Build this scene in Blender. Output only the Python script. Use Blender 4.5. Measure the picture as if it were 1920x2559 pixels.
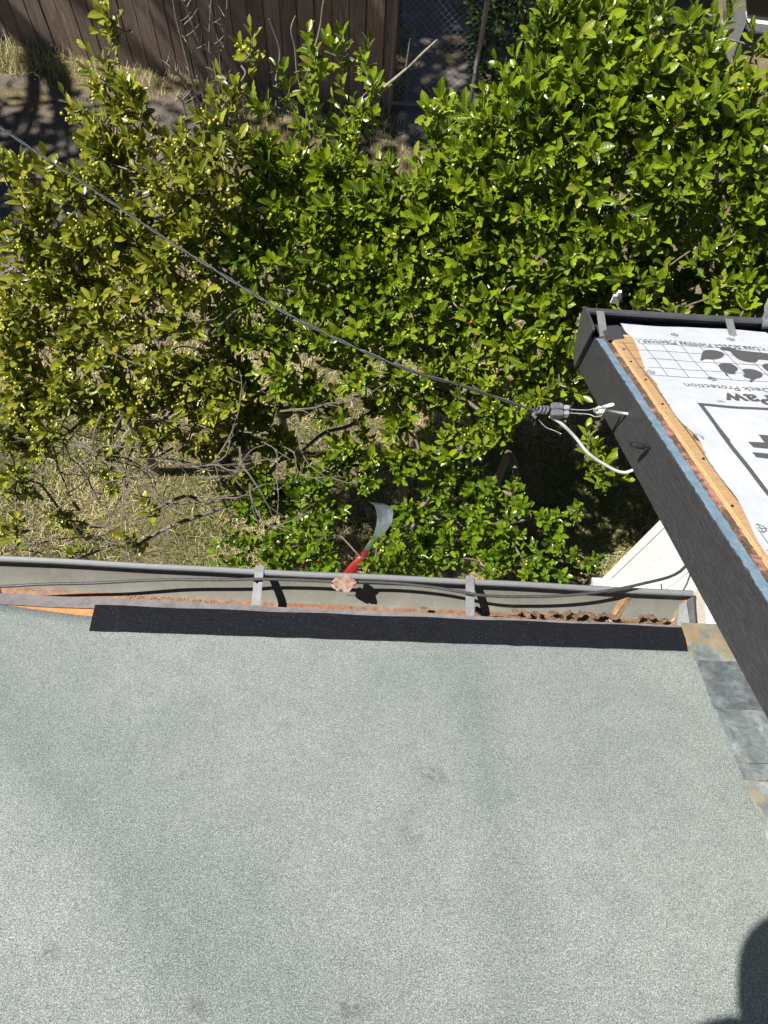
import bpy, bmesh, math, random
import numpy as np
from mathutils import Vector, Matrix, noise as mnoise
random.seed(7); RNG = np.random.default_rng(7)
for o in list(bpy.data.objects): bpy.data.objects.remove(o, do_unlink=True)
SC = bpy.context.scene; COL = SC.collection

# ------------------------------------------------------------------ camera
F, CX, CY = 1850.0, 960.0, 1279.5          # focal length and centre in photo pixels
CAMZ = 4.8                                  # camera height above the yard
def _axes():
    n = np.array([870-CX, 2080-CY, F]); n /= np.linalg.norm(n)          # straight down, seen by the camera
    a = np.array([0.0, 160.0, F]); b = a+np.array([1000, 50.0, 0])
    x = np.cross(np.cross(a, b), n); x /= np.linalg.norm(x)
    if x[0] < 0: x = -x
    return x, np.cross(-n, x), -n
AX, AY, AZ = _axes()
ORG = np.array([0, 0, CAMZ])
def ray(u, v):
    d = np.array([u-CX, v-CY, F]); return np.array([d@AX, d@AY, d@AZ])
def atz(u, v, drop):                        # point on the sight line, 'drop' metres below the camera
    r = ray(u, v); return ORG + r*(-drop/r[2])
def atx(u, v, x):
    r = ray(u, v); return ORG + r*(x/r[0])
def aty(u, v, y):
    r = ray(u, v); return ORG + r*(y/r[1])
def proj(P):
    P = np.atleast_2d(P)-ORG
    c = P[:, :1]*AX+P[:, 1:2]*AY+P[:, 2:3]*AZ
    return CX+F*c[:, 0]/c[:, 2], CY+F*c[:, 1]/c[:, 2], c[:, 2]
cd = bpy.data.cameras.new('camera'); cam = bpy.data.objects.new('camera', cd); COL.objects.link(cam)
cd.sensor_fit = 'VERTICAL'; cd.sensor_height = 36; cd.lens = 36*F/2559
cd.clip_start = 0.02; cd.clip_end = 400
M = Matrix.Identity(4)
for i, w in enumerate((AX, AY, AZ)):
    M[i][0], M[i][1], M[i][2] = w[0], -w[1], -w[2]
    M[i][3] = ORG[i]
cam.matrix_world = M
SC.camera = cam
SC.render.resolution_x, SC.render.resolution_y = 768, 1024

# ------------------------------------------------------------------ light
TRAVEL = Vector((0.60, 0.06, -1.0)).normalized()          # direction the sunlight travels
SUN_EL = math.asin(-TRAVEL.z)
W = bpy.data.worlds.new('World'); SC.world = W; W.use_nodes = True
nt = W.node_tree; bg = nt.nodes['Background']
sk = nt.nodes.new('ShaderNodeTexSky'); sk.sky_type = 'NISHITA'; sk.sun_disc = False
sk.sun_elevation = SUN_EL; sk.sun_rotation = math.atan2(-TRAVEL.x, -TRAVEL.y)
nt.links.new(sk.outputs[0], bg.inputs[0]); bg.inputs[1].default_value = 0.05; sk.air_density = 0.5; sk.dust_density = 0.2; sk.altitude = 300
sl = bpy.data.lights.new('sun', 'SUN'); sl.energy = 5.0; sl.angle = math.radians(0.53); sl.color = (1, 0.955, 0.88)
so = bpy.data.objects.new('sun', sl); COL.objects.link(so)
so.rotation_euler = TRAVEL.to_track_quat('-Z', 'Y').to_euler(); so.location = (-6, -1, 12)
vs = SC.view_settings; vs.view_transform = 'Standard'; vs.look = 'None'; vs.exposure = 0.78; vs.gamma = 1
vs.use_curve_mapping = False

# ------------------------------------------------------------------ materials
class NT:
    def __init__(s, name):
        s.m = bpy.data.materials.new(name); s.m.use_nodes = True
        s.t = s.m.node_tree; s.b = s.t.nodes['Principled BSDF']; s.out = s.t.nodes['Material Output']
    def n(s, typ, **kw):
        x = s.t.nodes.new('ShaderNode'+typ)
        for k, v in kw.items():
            if k in x.inputs: x.inputs[k].default_value = v
            else: setattr(x, k, v)
        return x
    def l(s, a, b): s.t.links.new(a, b)
    def coord(s, scale=(1, 1, 1), rot=(0, 0, 0), kind='Object'):
        c = s.n('TexCoord'); mp = s.n('Mapping'); s.l(c.outputs[kind], mp.inputs[0])
        mp.inputs['Scale'].default_value = scale; mp.inputs['Rotation'].default_value = rot
        return mp.outputs[0]
    def noise(s, vec, scale, detail=4, rough=0.55, dist=0):
        x = s.n('TexNoise'); s.l(vec, x.inputs['Vector'])
        x.inputs['Scale'].default_value = scale; x.inputs['Detail'].default_value = detail
        x.inputs['Roughness'].default_value = rough; x.inputs['Distortion'].default_value = dist
        return x.outputs['Fac']
    def ramp(s, fac, stops):
        x = s.n('ValToRGB'); s.l(fac, x.inputs[0]); e = x.color_ramp.elements
        while len(e) < len(stops): e.new(0.5)
        for el, (p, c) in zip(e, stops):
            el.position = p; el.color = tuple(c)+(1,) if len(c) == 3 else c
        return x.outputs[0]
    def mix(s, fac, a, b, mode='MIX'):
        x = s.n('Mix', data_type='RGBA', blend_type=mode)
        for i, v in ((0, fac), (6, a), (7, b)):
            if hasattr(v, 'is_linked') or isinstance(v, bpy.types.NodeSocket): s.l(v, x.inputs[i])
            else: x.inputs[i].default_value = v if not isinstance(v, tuple) else (tuple(v)+(1,))[:4]
        return x.outputs[2]
    def math(s, op, a, b=None, clamp=False):
        x = s.n('Math', operation=op, use_clamp=clamp)
        for i, v in enumerate((a, b)):
            if v is None: continue
            if isinstance(v, bpy.types.NodeSocket): s.l(v, x.inputs[i])
            else: x.inputs[i].default_value = v
        return x.outputs[0]
    def bump(s, h, strength=0.5, dist=0.005, prev=None):
        x = s.n('Bump'); s.l(h, x.inputs['Height']); x.inputs['Strength'].default_value = strength
        x.inputs['Distance'].default_value = dist
        if prev is not None: s.l(prev, x.inputs['Normal'])
        s.l(x.outputs[0], s.b.inputs['Normal']); return x.outputs[0]
    def col(s, c):
        if isinstance(c, bpy.types.NodeSocket): s.l(c, s.b.inputs['Base Color'])
        else: s.b.inputs['Base Color'].default_value = tuple(c)+(1,)
    def set(s, rough=0.6, metal=0, spec=0.5):
        s.b.inputs['Roughness'].default_value = rough; s.b.inputs['Metallic'].default_value = metal
        s.b.inputs['Specular IOR Level'].default_value = spec; return s

def simple(name, c, rough=0.6, metal=0, var=0.25, scale=12, bump=0.0, bscale=80, spec=0.5, c2=None):
    k = NT(name); v = k.coord(); f = k.noise(v, scale, 6, 0.62)
    c2 = c2 or tuple(x*(1-var) for x in c)
    c1 = tuple(min(1, x*(1+var*0.6)) for x in c)
    k.col(k.ramp(f, [(0.3, c2), (0.7, c1)])); k.set(rough, metal, spec)
    if bump: k.bump(k.noise(v, bscale, 5), bump, 0.004)
    return k.m

MT = {}
SCUFFS = [(0.18, 0.12, 0.045), (0.12, 0.0, 0.035), (0.02, -0.27, 0.04), (-0.50, -0.21, 0.025), (-0.23, -0.27, 0.022)]
# --- mineral cap sheet
k = NT('cap_sheet'); v = k.coord(); ge = k.n('NewGeometry'); PW = ge.outputs['Position']
g1 = k.noise(v, 430, 2, 0.7); g2 = k.noise(v, 950, 2, 0.7)
fac = k.math('ADD', k.math('MULTIPLY', g1, 0.55), k.math('MULTIPLY', g2, 0.45))
grain = k.ramp(fac, [(0.36, (0.058, 0.066, 0.063)), (0.46, (0.180, 0.202, 0.192)), (0.53, (0.27, 0.299, 0.287)), (0.63, (0.54, 0.58, 0.565))])
big = k.ramp(k.noise(v, 1.6, 5, 0.6, 0.6), [(0.3, (0.88, 0.90, 0.90)), (0.7, (1.06, 1.06, 1.05))])
c = k.mix(1.0, grain, big, 'MULTIPLY')
mid = k.ramp(k.noise(v, 11, 7, 0.72, 0.8), [(0.3, (0.88, 0.89, 0.89)), (0.6, (1.03, 1.03, 1.03))])
c = k.mix(1.0, c, mid, 'MULTIPLY')
def band(n, off, w):                        # faint darker streak where the roll was walked and rained on
    d = k.n('VectorMath', operation='DOT_PRODUCT'); k.l(PW, d.inputs[0]); d.inputs[1].default_value = n
    x = k.math('ABSOLUTE', k.math('SUBTRACT', k.math('ADD', d.outputs['Value'], k.math('MULTIPLY', k.noise(v, 3, 4, 0.6), 0.10)), off+0.05))
    return k.ramp(k.math('DIVIDE', x, w), [(0.0, (0.86, 0.875, 0.875)), (1.0, (1, 1, 1))])
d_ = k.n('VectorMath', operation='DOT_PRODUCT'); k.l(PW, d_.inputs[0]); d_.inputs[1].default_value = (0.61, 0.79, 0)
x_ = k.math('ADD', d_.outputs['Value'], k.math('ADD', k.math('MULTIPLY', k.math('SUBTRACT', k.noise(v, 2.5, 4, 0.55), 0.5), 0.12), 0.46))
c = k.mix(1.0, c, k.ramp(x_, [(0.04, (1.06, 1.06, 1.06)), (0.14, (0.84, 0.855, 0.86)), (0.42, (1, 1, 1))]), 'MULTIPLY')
c = k.mix(1.0, c, band((1, 0.05, 0), 0.30, 0.09), 'MULTIPLY')
sn = k.ramp(k.noise(v, 60, 8, 0.8, 0.6), [(0.42, (0, 0, 0)), (0.62, (1, 1, 1))]); acc = None
for (sx_, sy_, sr_) in SCUFFS:
    d = k.n('VectorMath', operation='DISTANCE'); mm = k.n('VectorMath', operation='MULTIPLY'); k.l(PW, mm.inputs[0]); mm.inputs[1].default_value = (1, 1.3, 0)
    k.l(mm.outputs[0], d.inputs[0]); d.inputs[1].default_value = (sx_, sy_*1.3, 0)
    dd = k.math('ADD', d.outputs['Value'], k.math('MULTIPLY', k.math('SUBTRACT', k.noise(v, 22, 6, 0.75), 0.5), sr_*1.6))
    m_ = k.ramp(k.math('DIVIDE', dd, sr_), [(0.25, (1, 1, 1)), (1.0, (0, 0, 0))]); acc = m_ if acc is None else k.math('MAXIMUM', acc, m_)
c = k.mix(k.math('MULTIPLY', k.math('MULTIPLY', acc, sn), 0.85), c, (0.085, 0.076, 0.066)); k.col(c); k.set(0.85, 0, 0.3)
k.bump(fac, 0.4, 0.003); MT['cap'] = k.m
# --- black asphalt starter strip with sparse bright granules
k = NT('starter_strip'); v = k.coord()
s1 = k.noise(v, 420, 2, 0.6); st = k.coord((1, 9, 9)); s2 = k.noise(st, 26, 6, 0.7)
base = k.ramp(s2, [(0.35, (0.003, 0.0035, 0.006)), (0.7, (0.010, 0.011, 0.017))])
sp = k.ramp(s1, [(0.66, (0, 0, 0)), (0.73, (0.8, 0.8, 0.8))])
k.col(k.mix(sp, base, (0.22, 0.23, 0.25))); k.set(0.62, 0, 0.35); k.bump(s1, 0.5, 0.002); MT['starter'] = k.m
# --- galvanised metals
def galv(name, c=(0.40, 0.42, 0.42), rust=None, rough=0.5, metal=0.55, dark=0.6, scale=14):
    k = NT(name); v = k.coord()
    b = k.ramp(k.noise(v, scale, 7, 0.65, 0.6), [(0.28, tuple(x*dark for x in c)), (0.72, c)])
    spot = k.ramp(k.noise(v, 140, 3, 0.6), [(0.62, (0, 0, 0)), (0.72, (0.5, 0.5, 0.5))])
    b = k.mix(spot, b, tuple(min(1, x*1.5) for x in c))
    if rust is not None:           # rust sits low in the trough: by height inside the gutter
        g = k.n('NewGeometry'); sx = k.n('SeparateXYZ'); k.l(g.outputs['Position'], sx.inputs[0])
        h = k.math('SUBTRACT', sx.outputs[2], rust[0])
        h = k.math('DIVIDE', h, rust[1])
        h = k.math('ADD', h, k.math('MULTIPLY', k.math('SUBTRACT', k.noise(v, 16, 6, 0.7), 0.5), 1.6))
        rr = k.ramp(h, [(0.25, (1, 1, 1)), (1.0, (0, 0, 0))])
        rc = k.ramp(k.noise(v, 70, 6, 0.7), [(0.3, (0.085, 0.035, 0.015)), (0.55, (0.22, 0.095, 0.035)), (0.75, (0.30, 0.20, 0.11))])
        b = k.mix(rr, b, rc)
        k.l(k.math('SUBTRACT', metal, k.math('MULTIPLY', rr, metal)), k.b.inputs['Metallic'])
        k.col(b); k.b.inputs['Roughness'].default_value = rough
    else:
        k.col(b); k.set(rough, metal)
    k.bump(k.noise(v, 60, 5), 0.15, 0.002); return k.m
MT['gutter'] = galv('weathered_gutter', (0.235, 0.235, 0.205), (2.6695, 0.0075), 0.62, 0.15, 0.72)
MT['galv'] = galv('galvanised_steel', (0.24, 0.252, 0.262), None, 0.5, 0.2, 0.6, 30)
MT['lip'] = galv('gutter_lip', (0.20, 0.21, 0.22), None, 0.6, 0.15, 0.85, 40)
MT['box'] = galv('pale_galvanised', (0.62, 0.66, 0.66), None, 0.5, 0.2)
MT['drip'] = galv('drip_edge', (0.30, 0.28, 0.28), None, 0.6, 0.2, 0.55, 30)
# --- step flashing, blue grey with ochre streaks
k = NT('step_flashing'); v = k.coord((1, 1, 1)); oi = k.n('ObjectInfo')
va = k.n('VectorMath', operation='ADD'); k.l(v, va.inputs[0]); k.l(oi.outputs['Random'], va.inputs[1]); v2 = va.outputs[0]
b = k.ramp(k.noise(v2, 22, 9, 0.74, 0.5), [(0.3, (0.065, 0.085, 0.10)), (0.48, (0.15, 0.18, 0.19)), (0.6, (0.26, 0.29, 0.295)), (0.75, (0.50, 0.53, 0.52))])
oc = k.ramp(k.noise(v2, 12, 7, 0.7, 0.4), [(0.40, (0, 0, 0)), (0.56, (0.85, 0.85, 0.85))])
ocs = k.n('SeparateColor'); k.l(oi.outputs['Color'], ocs.inputs[0]); ocf = k.math('MULTIPLY', oc, ocs.outputs[0])
k.col(k.mix(1.0, k.mix(ocf, b, (0.30, 0.215, 0.115)), k.ramp(ocs.outputs[1], [(0, (0.65, 0.68, 0.72)), (1, (1.3, 1.32, 1.32))]), 'MULTIPLY')); k.set(0.55, 0.2); k.bump(k.noise(v2, 40, 6), 0.35, 0.003); MT['flash'] = k.m
# --- charcoal painted fascia with brushed grain running along the rake
PITCH = 0.655; PANG = math.atan(PITCH)
k = NT('charcoal_fascia'); v = k.coord((1, 1, 1), (PANG, 0, 0)); mp = k.n('Mapping'); k.l(v, mp.inputs[0]); mp.inputs['Scale'].default_value = (6, 5, 55)
gr = k.noise(mp.outputs[0], 4.0, 7, 0.62, 1.8)
k.col(k.ramp(gr, [(0.3, (0.027, 0.026, 0.031)), (0.7, (0.078, 0.076, 0.085))])); k.set(0.5, 0, 0.45)
nb = k.bump(gr, 1.0, 0.012); MT['fascia'] = k.m
MT['black_metal'] = simple('black_gutter_paint', (0.060, 0.060, 0.066), 0.42, 0, 0.25, 20, 0.12, 120)
# --- old blue paint with worn cream patches
k = NT('old_blue_paint'); v = k.coord()
b = k.ramp(k.noise(v, 30, 8, 0.7), [(0.3, (0.10, 0.17, 0.24)), (0.6, (0.17, 0.255, 0.335)), (0.8, (0.34, 0.40, 0.43))])
w = k.ramp(k.noise(v, 38, 7, 0.75, 0.6), [(0.60, (0, 0, 0)), (0.68, (0.8, 0.8, 0.8))])
k.col(k.mix(w, b, (0.36, 0.36, 0.31))); k.set(0.6); k.bump(k.noise(v, 90, 5), 0.6, 0.004); MT['blue'] = k.m
k = NT('crumbled_edge'); v = k.coord()
b = k.ramp(k.noise(v, 120, 6, 0.7), [(0.3, (0.035, 0.022, 0.015)), (0.55, (0.12, 0.075, 0.05)), (0.75, (0.26, 0.19, 0.14))])
pk = k.ramp(k.noise(v, 11, 6, 0.7), [(0.50, (0, 0, 0)), (0.58, (0.85, 0.85, 0.85))])
k.col(k.mix(pk, b, (0.42, 0.20, 0.15))); k.set(0.9); k.bump(k.noise(v, 130, 5), 0.8, 0.006); MT['rot'] = k.m
# --- plywood
def ply(name, c1, c2, sc):
    k = NT(name); v = k.coord((1, 1, 1), (PANG, 0, 0)); mp = k.n('Mapping'); k.l(v, mp.inputs[0]); mp.inputs['Scale'].default_value = sc
    f = k.noise(mp.outputs[0], 5, 8, 0.65, 1.5)
    k.col(k.ramp(f, [(0.3, c2), (0.7, c1)])); k.set(0.6, 0, 0.3); k.bump(f, 0.3, 0.003); return k.m
MT['plytop'] = ply('plywood_face', (0.54, 0.36, 0.195), (0.34, 0.195, 0.09), (4, 40, 4))
MT['plyedge'] = ply('plywood_edge', (0.72, 0.54, 0.30), (0.40, 0.25, 0.11), (3, 3, 260))
MT['oldwood'] = simple('bare_orange_wood', (0.58, 0.28, 0.11), 0.7, 0, 0.3, 60, 0.3, 120)
# --- underlayment and ink
k = NT('underlayment_fabric'); v = k.coord(); b = k.ramp(k.noise(v, 25, 5), [(0.3, (0.49, 0.515, 0.555)), (0.7, (0.55, 0.575, 0.61))])
k.col(b); k.set(0.55, 0, 0.3)
wv = k.n('TexWave', wave_type='BANDS', bands_direction='DIAGONAL'); k.l(v, wv.inputs[0]); wv.inputs['Scale'].default_value = 220
k.bump(wv.outputs['Fac'], 0.25, 0.002); MT['paper'] = k.m
MT['ink'] = simple('grey_print', (0.085, 0.085, 0.09), 0.6, 0, 0.15, 60)
# --- siding and others
k = NT('white_siding'); v = k.coord(); st = k.coord((30, 30, 3))
b = k.ramp(k.noise(st, 3, 6, 0.65), [(0.25, (0.66, 0.67, 0.67)), (0.6, (0.77, 0.77, 0.76))])
ck = k.ramp(k.noise(k.coord((18, 30, 1.3)), 6, 8, 0.8, 0.4), [(0.70, (0, 0, 0)), (0.74, (0.6, 0.6, 0.6))])
k.col(k.mix(ck, b, (0.25, 0.22, 0.18))); k.set(0.55); k.bump(k.noise(st, 4, 5), 0.35, 0.004); MT['siding'] = k.m
MT['cream'] = simple('cream_trim', (0.62, 0.57, 0.49), 0.7, 0, 0.2, 30, 0.3)
MT['sealant'] = simple('brown_sealant', (0.30, 0.195, 0.105), 0.5, 0, 0.3, 35, 0.6, 45)
MT['cable_black'] = simple('black_cable', (0.055, 0.053, 0.055), 0.5, 0, 0.3, 60, 0.2, 200)
MT['wire_dark'] = simple('dark_wire', (0.032, 0.033, 0.037), 0.4, 0.2, 0.3, 80, 0.3, 300)
MT['cable_white'] = simple('white_cable', (0.78, 0.77, 0.74), 0.5, 0, 0.15, 30)
MT['clamp'] = simple('grey_clamp', (0.14, 0.145, 0.155), 0.55, 0.3, 0.4, 160, 0.7, 260)
MT['steel'] = simple('zinc_steel', (0.62, 0.63, 0.64), 0.35, 0.6, 0.2, 60)
MT['dryleaf'] = simple('dry_leaf_brown', (0.17, 0.10, 0.07), 0.75, 0, 0.7, 55, 0.4, 90)
MT['dryleaf_pale'] = simple('dry_leaf_pale', (0.30, 0.195, 0.155), 0.7, 0, 0.5, 70, 0.5, 90)
MT['debris'] = simple('gutter_crumbs', (0.24, 0.16, 0.11), 0.9, 0, 0.5, 90, 0.4)
MT['blade'] = simple('grey_blade', (0.105, 0.13, 0.14), 0.7, 0.1, 0.2, 15, 0.1)
MT['ferrule'] = simple('dark_green_ferrule', (0.07, 0.10, 0.085), 0.5, 0.1, 0.2, 20)
MT['red'] = simple('red_handle', (0.22, 0.014, 0.014), 0.4, 0, 0.2, 12)
MT['white_plastic'] = simple('white_plastic', (0.8, 0.8, 0.78), 0.4, 0, 0.1)
MT['slate'] = simple('mottled_grey_scrap', (0.42, 0.44, 0.46), 0.75, 0, 0.45, 30, 0.5, 150)
MT['rubber'] = simple('dark_glass', (0.010, 0.011, 0.015), 0.2, 0, 0.2)
MT['porch'] = simple('dark_grey_step', (0.06, 0.062, 0.068), 0.8, 0, 0.3, 6, 0.2)
# weathered shingle slab
k = NT('peeling_black_roof'); v = k.coord((4, 22, 4))
k.col(k.ramp(k.noise(v, 4, 7, 0.7), [(0.45, (0.012, 0.012, 0.015)), (0.62, (0.05, 0.05, 0.06)), (0.74, (0.45, 0.46, 0.48))])); k.set(0.7); MT['peel'] = k.m
# white weathered board
k = NT('weathered_white_board'); v = k.coord()
ck = k.ramp(k.noise(v, 40, 7, 0.75), [(0.60, (0, 0, 0)), (0.66, (0.8, 0.8, 0.8))])
k.col(k.mix(ck, (0.74, 0.75, 0.76), (0.12, 0.11, 0.10))); k.set(0.6); MT['oldwhite'] = k.m
# fence boards: weathered cedar
k = NT('weathered_cedar'); v = k.coord((14, 14, 0.9)); oi = k.n('ObjectInfo')
va = k.n('VectorMath', operation='ADD'); k.l(v, va.inputs[0]); mu = k.math('MULTIPLY', oi.outputs['Random'], 37.0); k.l(mu, va.inputs[1])
f = k.noise(va.outputs[0], 4, 8, 0.65, 1.3)
b = k.ramp(f, [(0.28, (0.13, 0.098, 0.078)), (0.55, (0.26, 0.20, 0.16)), (0.75, (0.40, 0.32, 0.26))])
tn = k.ramp(oi.outputs['Random'], [(0, (0.72, 0.70, 0.70)), (1, (1.15, 1.1, 1.06))])
k.col(k.mix(1.0, b, tn, 'MULTIPLY')); k.set(0.85, 0, 0.2); k.bump(f, 0.6, 0.008); MT['cedar'] = k.m
# ground
k = NT('yard_soil'); v = k.coord()
b = k.ramp(k.noise(v, 3, 8, 0.65), [(0.3, (0.13, 0.105, 0.065)), (0.55, (0.23, 0.19, 0.11)), (0.75, (0.34, 0.295, 0.18))])
b2 = k.ramp(k.noise(v, 55, 6, 0.75), [(0.3, (0.6, 0.6, 0.6)), (0.7, (1.3, 1.3, 1.25))])
k.col(k.mix(1.0, b, b2, 'MULTIPLY')); k.set(0.95, 0, 0.1); k.bump(k.noise(v, 70, 8, 0.7), 0.9, 0.03); MT['soil'] = k.m
k = NT('gravel_drive'); v = k.coord()
b = k.ramp(k.noise(v, 130, 5, 0.8), [(0.33, (0.05, 0.043, 0.038)), (0.5, (0.17, 0.15, 0.13)), (0.68, (0.40, 0.36, 0.30))])
b2 = k.ramp(k.noise(v, 2.5, 6, 0.65), [(0.35, (0.75, 0.75, 0.78)), (0.7, (1.25, 1.18, 1.05))])
k.col(k.mix(1.0, b, b2, 'MULTIPLY')); k.set(0.9, 0, 0.2); k.bump(k.noise(v, 110, 5, 0.8), 0.9, 0.02); MT['gravel'] = k.m
k = NT('worn_concrete'); v = k.coord()
b = k.ramp(k.noise(v, 5, 8, 0.7), [(0.3, (0.13, 0.11, 0.095)), (0.7, (0.25, 0.215, 0.185))])
k.col(b); k.set(0.9); k.bump(k.noise(v, 90, 6), 0.4, 0.01); MT['path'] = k.m
# foliage: per leaf tint, pale midrib, some light passing through
def leafmat(name, dark, lightc, rib, rough=0.25, trans=0.28, tcol=None, old=None):
    k = NT(name); at = k.n('Attribute', attribute_name='tint'); oi = k.n('ObjectInfo')
    r = k.math('FRACT', k.math('ADD', at.outputs['Fac'], oi.outputs['Random']))
    stops = [(0.0, dark), (0.75, lightc), (0.93, tuple(x*1.1 for x in lightc))]
    if old: stops += [(0.965, old)]
    c = k.ramp(r, stops)
    uv = k.n('UVMap'); sx = k.n('SeparateXYZ'); k.l(uv.outputs[0], sx.inputs[0])
    d = k.math('ABSOLUTE', k.math('SUBTRACT', sx.outputs[1], 0.5))
    m = k.ramp(d, [(0.02, (1, 1, 1)), (0.06, (0, 0, 0))])
    wv = k.n('TexWave', wave_type='BANDS', bands_direction='X'); mp = k.n('Mapping'); k.l(uv.outputs[0], mp.inputs[0])
    mp.inputs['Scale'].default_value = (1, 1, 1); k.l(mp.outputs[0], wv.inputs[0]); wv.inputs['Scale'].default_value = 2.2; wv.inputs['Distortion'].default_value = 1.5
    vein = k.ramp(wv.outputs['Fac'], [(0.0, (0.82, 0.84, 0.8)), (0.6, (1.05, 1.05, 1.05))])
    c = k.mix(1.0, c, vein, 'MULTIPLY')
    c = k.mix(k.math('MULTIPLY', m, 0.55), c, rib)
    k.col(c); k.set(rough, 0, 0.5); k.bump(wv.outputs['Fac'], 0.07, 0.002)
    tr = k.n('BsdfTranslucent'); tc = k.mix(1.0, c, tcol or (1.5, 1.5, 0.55), 'MULTIPLY'); k.l(tc, tr.inputs[0])
    mx = k.n('MixShader'); mx.inputs[0].default_value = trans; k.l(k.b.outputs[0], mx.inputs[1]); k.l(tr.outputs[0], mx.inputs[2])
    k.l(mx.outputs[0], k.out.inputs['Surface']); return k.m
MT['leaf_olive'] = leafmat('olive_holly_leaf', (0.065, 0.092, 0.009), (0.255, 0.275, 0.024), (0.42, 0.42, 0.07), 0.33, 0.22, old=(0.30, 0.25, 0.04))
MT['leaf_green'] = leafmat('bright_holly_leaf', (0.040, 0.085, 0.006), (0.200, 0.275, 0.010), (0.36, 0.40, 0.05), 0.28, 0.24, old=(0.22, 0.24, 0.03))
MT['leaf_deep'] = leafmat('deep_holly_leaf', (0.034, 0.080, 0.006), (0.150, 0.240, 0.010), (0.28, 0.36, 0.05), 0.25, 0.22)
MT['leaf_box'] = leafmat('small_hedge_leaf', (0.020, 0.050, 0.012), (0.050, 0.10, 0.022), (0.07, 0.13, 0.03), 0.3, 0.15)
MT['leaf_tree'] = leafmat('tree_leaf', (0.04, 0.07, 0.02), (0.07, 0.11, 0.03), (0.1, 0.15, 0.05), 0.4, 0.2)
MT['berry'] = simple('yellow_green_berry', (0.42, 0.42, 0.055), 0.32, 0, 0.25, 30)
MT['berry_red'] = simple('orange_red_berry', (0.60, 0.10, 0.03), 0.3, 0, 0.35, 60)
MT['bark'] = simple('grey_bark', (0.17, 0.14, 0.115), 0.85, 0, 0.45, 40, 0.7, 70)
MT['bark_pale'] = simple('grey_branch', (0.155, 0.13, 0.108), 0.85, 0, 0.5, 30, 0.4, 100)
MT['twig'] = simple('pale_twig', (0.30, 0.26, 0.215), 0.8, 0, 0.35, 50, 0.4, 120)
MT['shoot'] = simple('green_shoot', (0.24, 0.26, 0.05), 0.5, 0, 0.2, 30)
k = NT('grass_blade'); at = k.n('Attribute', attribute_name='tint')
k.col(k.ramp(at.outputs['Fac'], [(0.0, (0.10, 0.145, 0.03)), (0.28, (0.20, 0.23, 0.06)), (0.42, (0.40, 0.34, 0.14)), (0.75, (0.58, 0.50, 0.26)), (1.0, (0.68, 0.61, 0.40))])); k.set(0.7, 0, 0.25); MT['grass'] = k.m
MT['skin'] = simple('skin', (0.5, 0.32, 0.24), 0.5); MT['cloth'] = simple('navy_cloth', (0.03, 0.035, 0.06), 0.9)
MT['trousers'] = simple('grey_trousers', (0.10, 0.10, 0.11), 0.9); MT['hair'] = simple('dark_hair', (0.02, 0.015, 0.012), 0.6)

# ------------------------------------------------------------------ object helpers
def wloc(o):
    v = Vector((0, 0, 0))
    while o is not None: v += o.location; o = o.parent
    return v
def tag(o, label, cat=None, group=None):
    o['label'] = label
    if cat: o['category'] = cat
    if group: o['group'] = group
    return o
def thing(name, loc, label, cat, group=None):
    o = bpy.data.objects.new(name, None); COL.objects.link(o); o.location = loc; o.empty_display_size = 0.1
    return tag(o, label, cat, group)
def mesh_obj(name, verts, faces, mat, parent=None, smooth=False, origin=None, kind=None, label=None):
    verts = np.asarray(verts, float).reshape(-1, 3)
    if parent is not None: off = np.array(wloc(parent))
    else: off = np.array(origin) if origin is not None else np.zeros(3)
    me = bpy.data.meshes.new(name); me.from_pydata((verts-off).tolist(), [], [list(f) for f in faces]); me.update()
    mats = mat if isinstance(mat, list) else [mat]
    for m in mats: me.materials.append(m)
    o = bpy.data.objects.new(name, me); COL.objects.link(o)
    if parent is not None: o.parent = parent
    else: o.location = off
    if smooth: me.polygons.foreach_set('use_smooth', [True]*len(me.polygons))
    if kind: o['kind'] = kind
    if label: o['label'] = label
    return o
class MB:
    def __init__(s): s.v = []; s.f = []
    def add(s, vs, fs):
        b = len(s.v); s.v += [tuple(map(float, p)) for p in vs]; s.f += [tuple(i+b for i in f) for f in fs]; return s
    def box(s, x0, x1, y0, y1, z0, z1):
        return s.add([(x0,y0,z0),(x1,y0,z0),(x1,y1,z0),(x0,y1,z0),(x0,y0,z1),(x1,y0,z1),(x1,y1,z1),(x0,y1,z1)],
                     [(0,3,2,1),(4,5,6,7),(0,1,5,4),(1,2,6,5),(2,3,7,6),(3,0,4,7)])
    def hexa(s, b, t):                      # bottom quad, top quad (same winding, ccw from above)
        return s.add(list(b)+list(t), [(3,2,1,0),(4,5,6,7),(0,1,5,4),(1,2,6,5),(2,3,7,6),(3,0,4,7)])
    def tube(s, pts, r, n=6, cap=True):
        pts = [np.asarray(p, float) for p in pts]; m = len(pts)
        rs = r if hasattr(r, '__len__') else [r]*m
        vs = []; ref = None
        for i, p in enumerate(pts):
            d = pts[min(i+1, m-1)]-pts[max(i-1, 0)]; d = d/(np.linalg.norm(d)+1e-9)
            if ref is None: ref = np.array([0, 0, 1.]) if abs(d[2]) < 0.9 else np.array([1., 0, 0])
            a = np.cross(d, ref); a /= np.linalg.norm(a)+1e-9; b = np.cross(d, a); ref = -b if False else ref
            for j in range(n):
                t = 2*math.pi*j/n; vs.append(p+rs[i]*(math.cos(t)*a+math.sin(t)*b))
        fs = []
        for i in range(m-1):
            for j in range(n):
                fs.append((i*n+j, i*n+(j+1) % n, (i+1)*n+(j+1) % n, (i+1)*n+j))
        if cap: fs += [tuple(range(n)), tuple(range((m-1)*n, m*n))[::-1]]
        return s.add(vs, fs)
    def obj(s, name, mat, parent=None, **kw): return mesh_obj(name, s.v, s.f, mat, parent, **kw)
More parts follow.
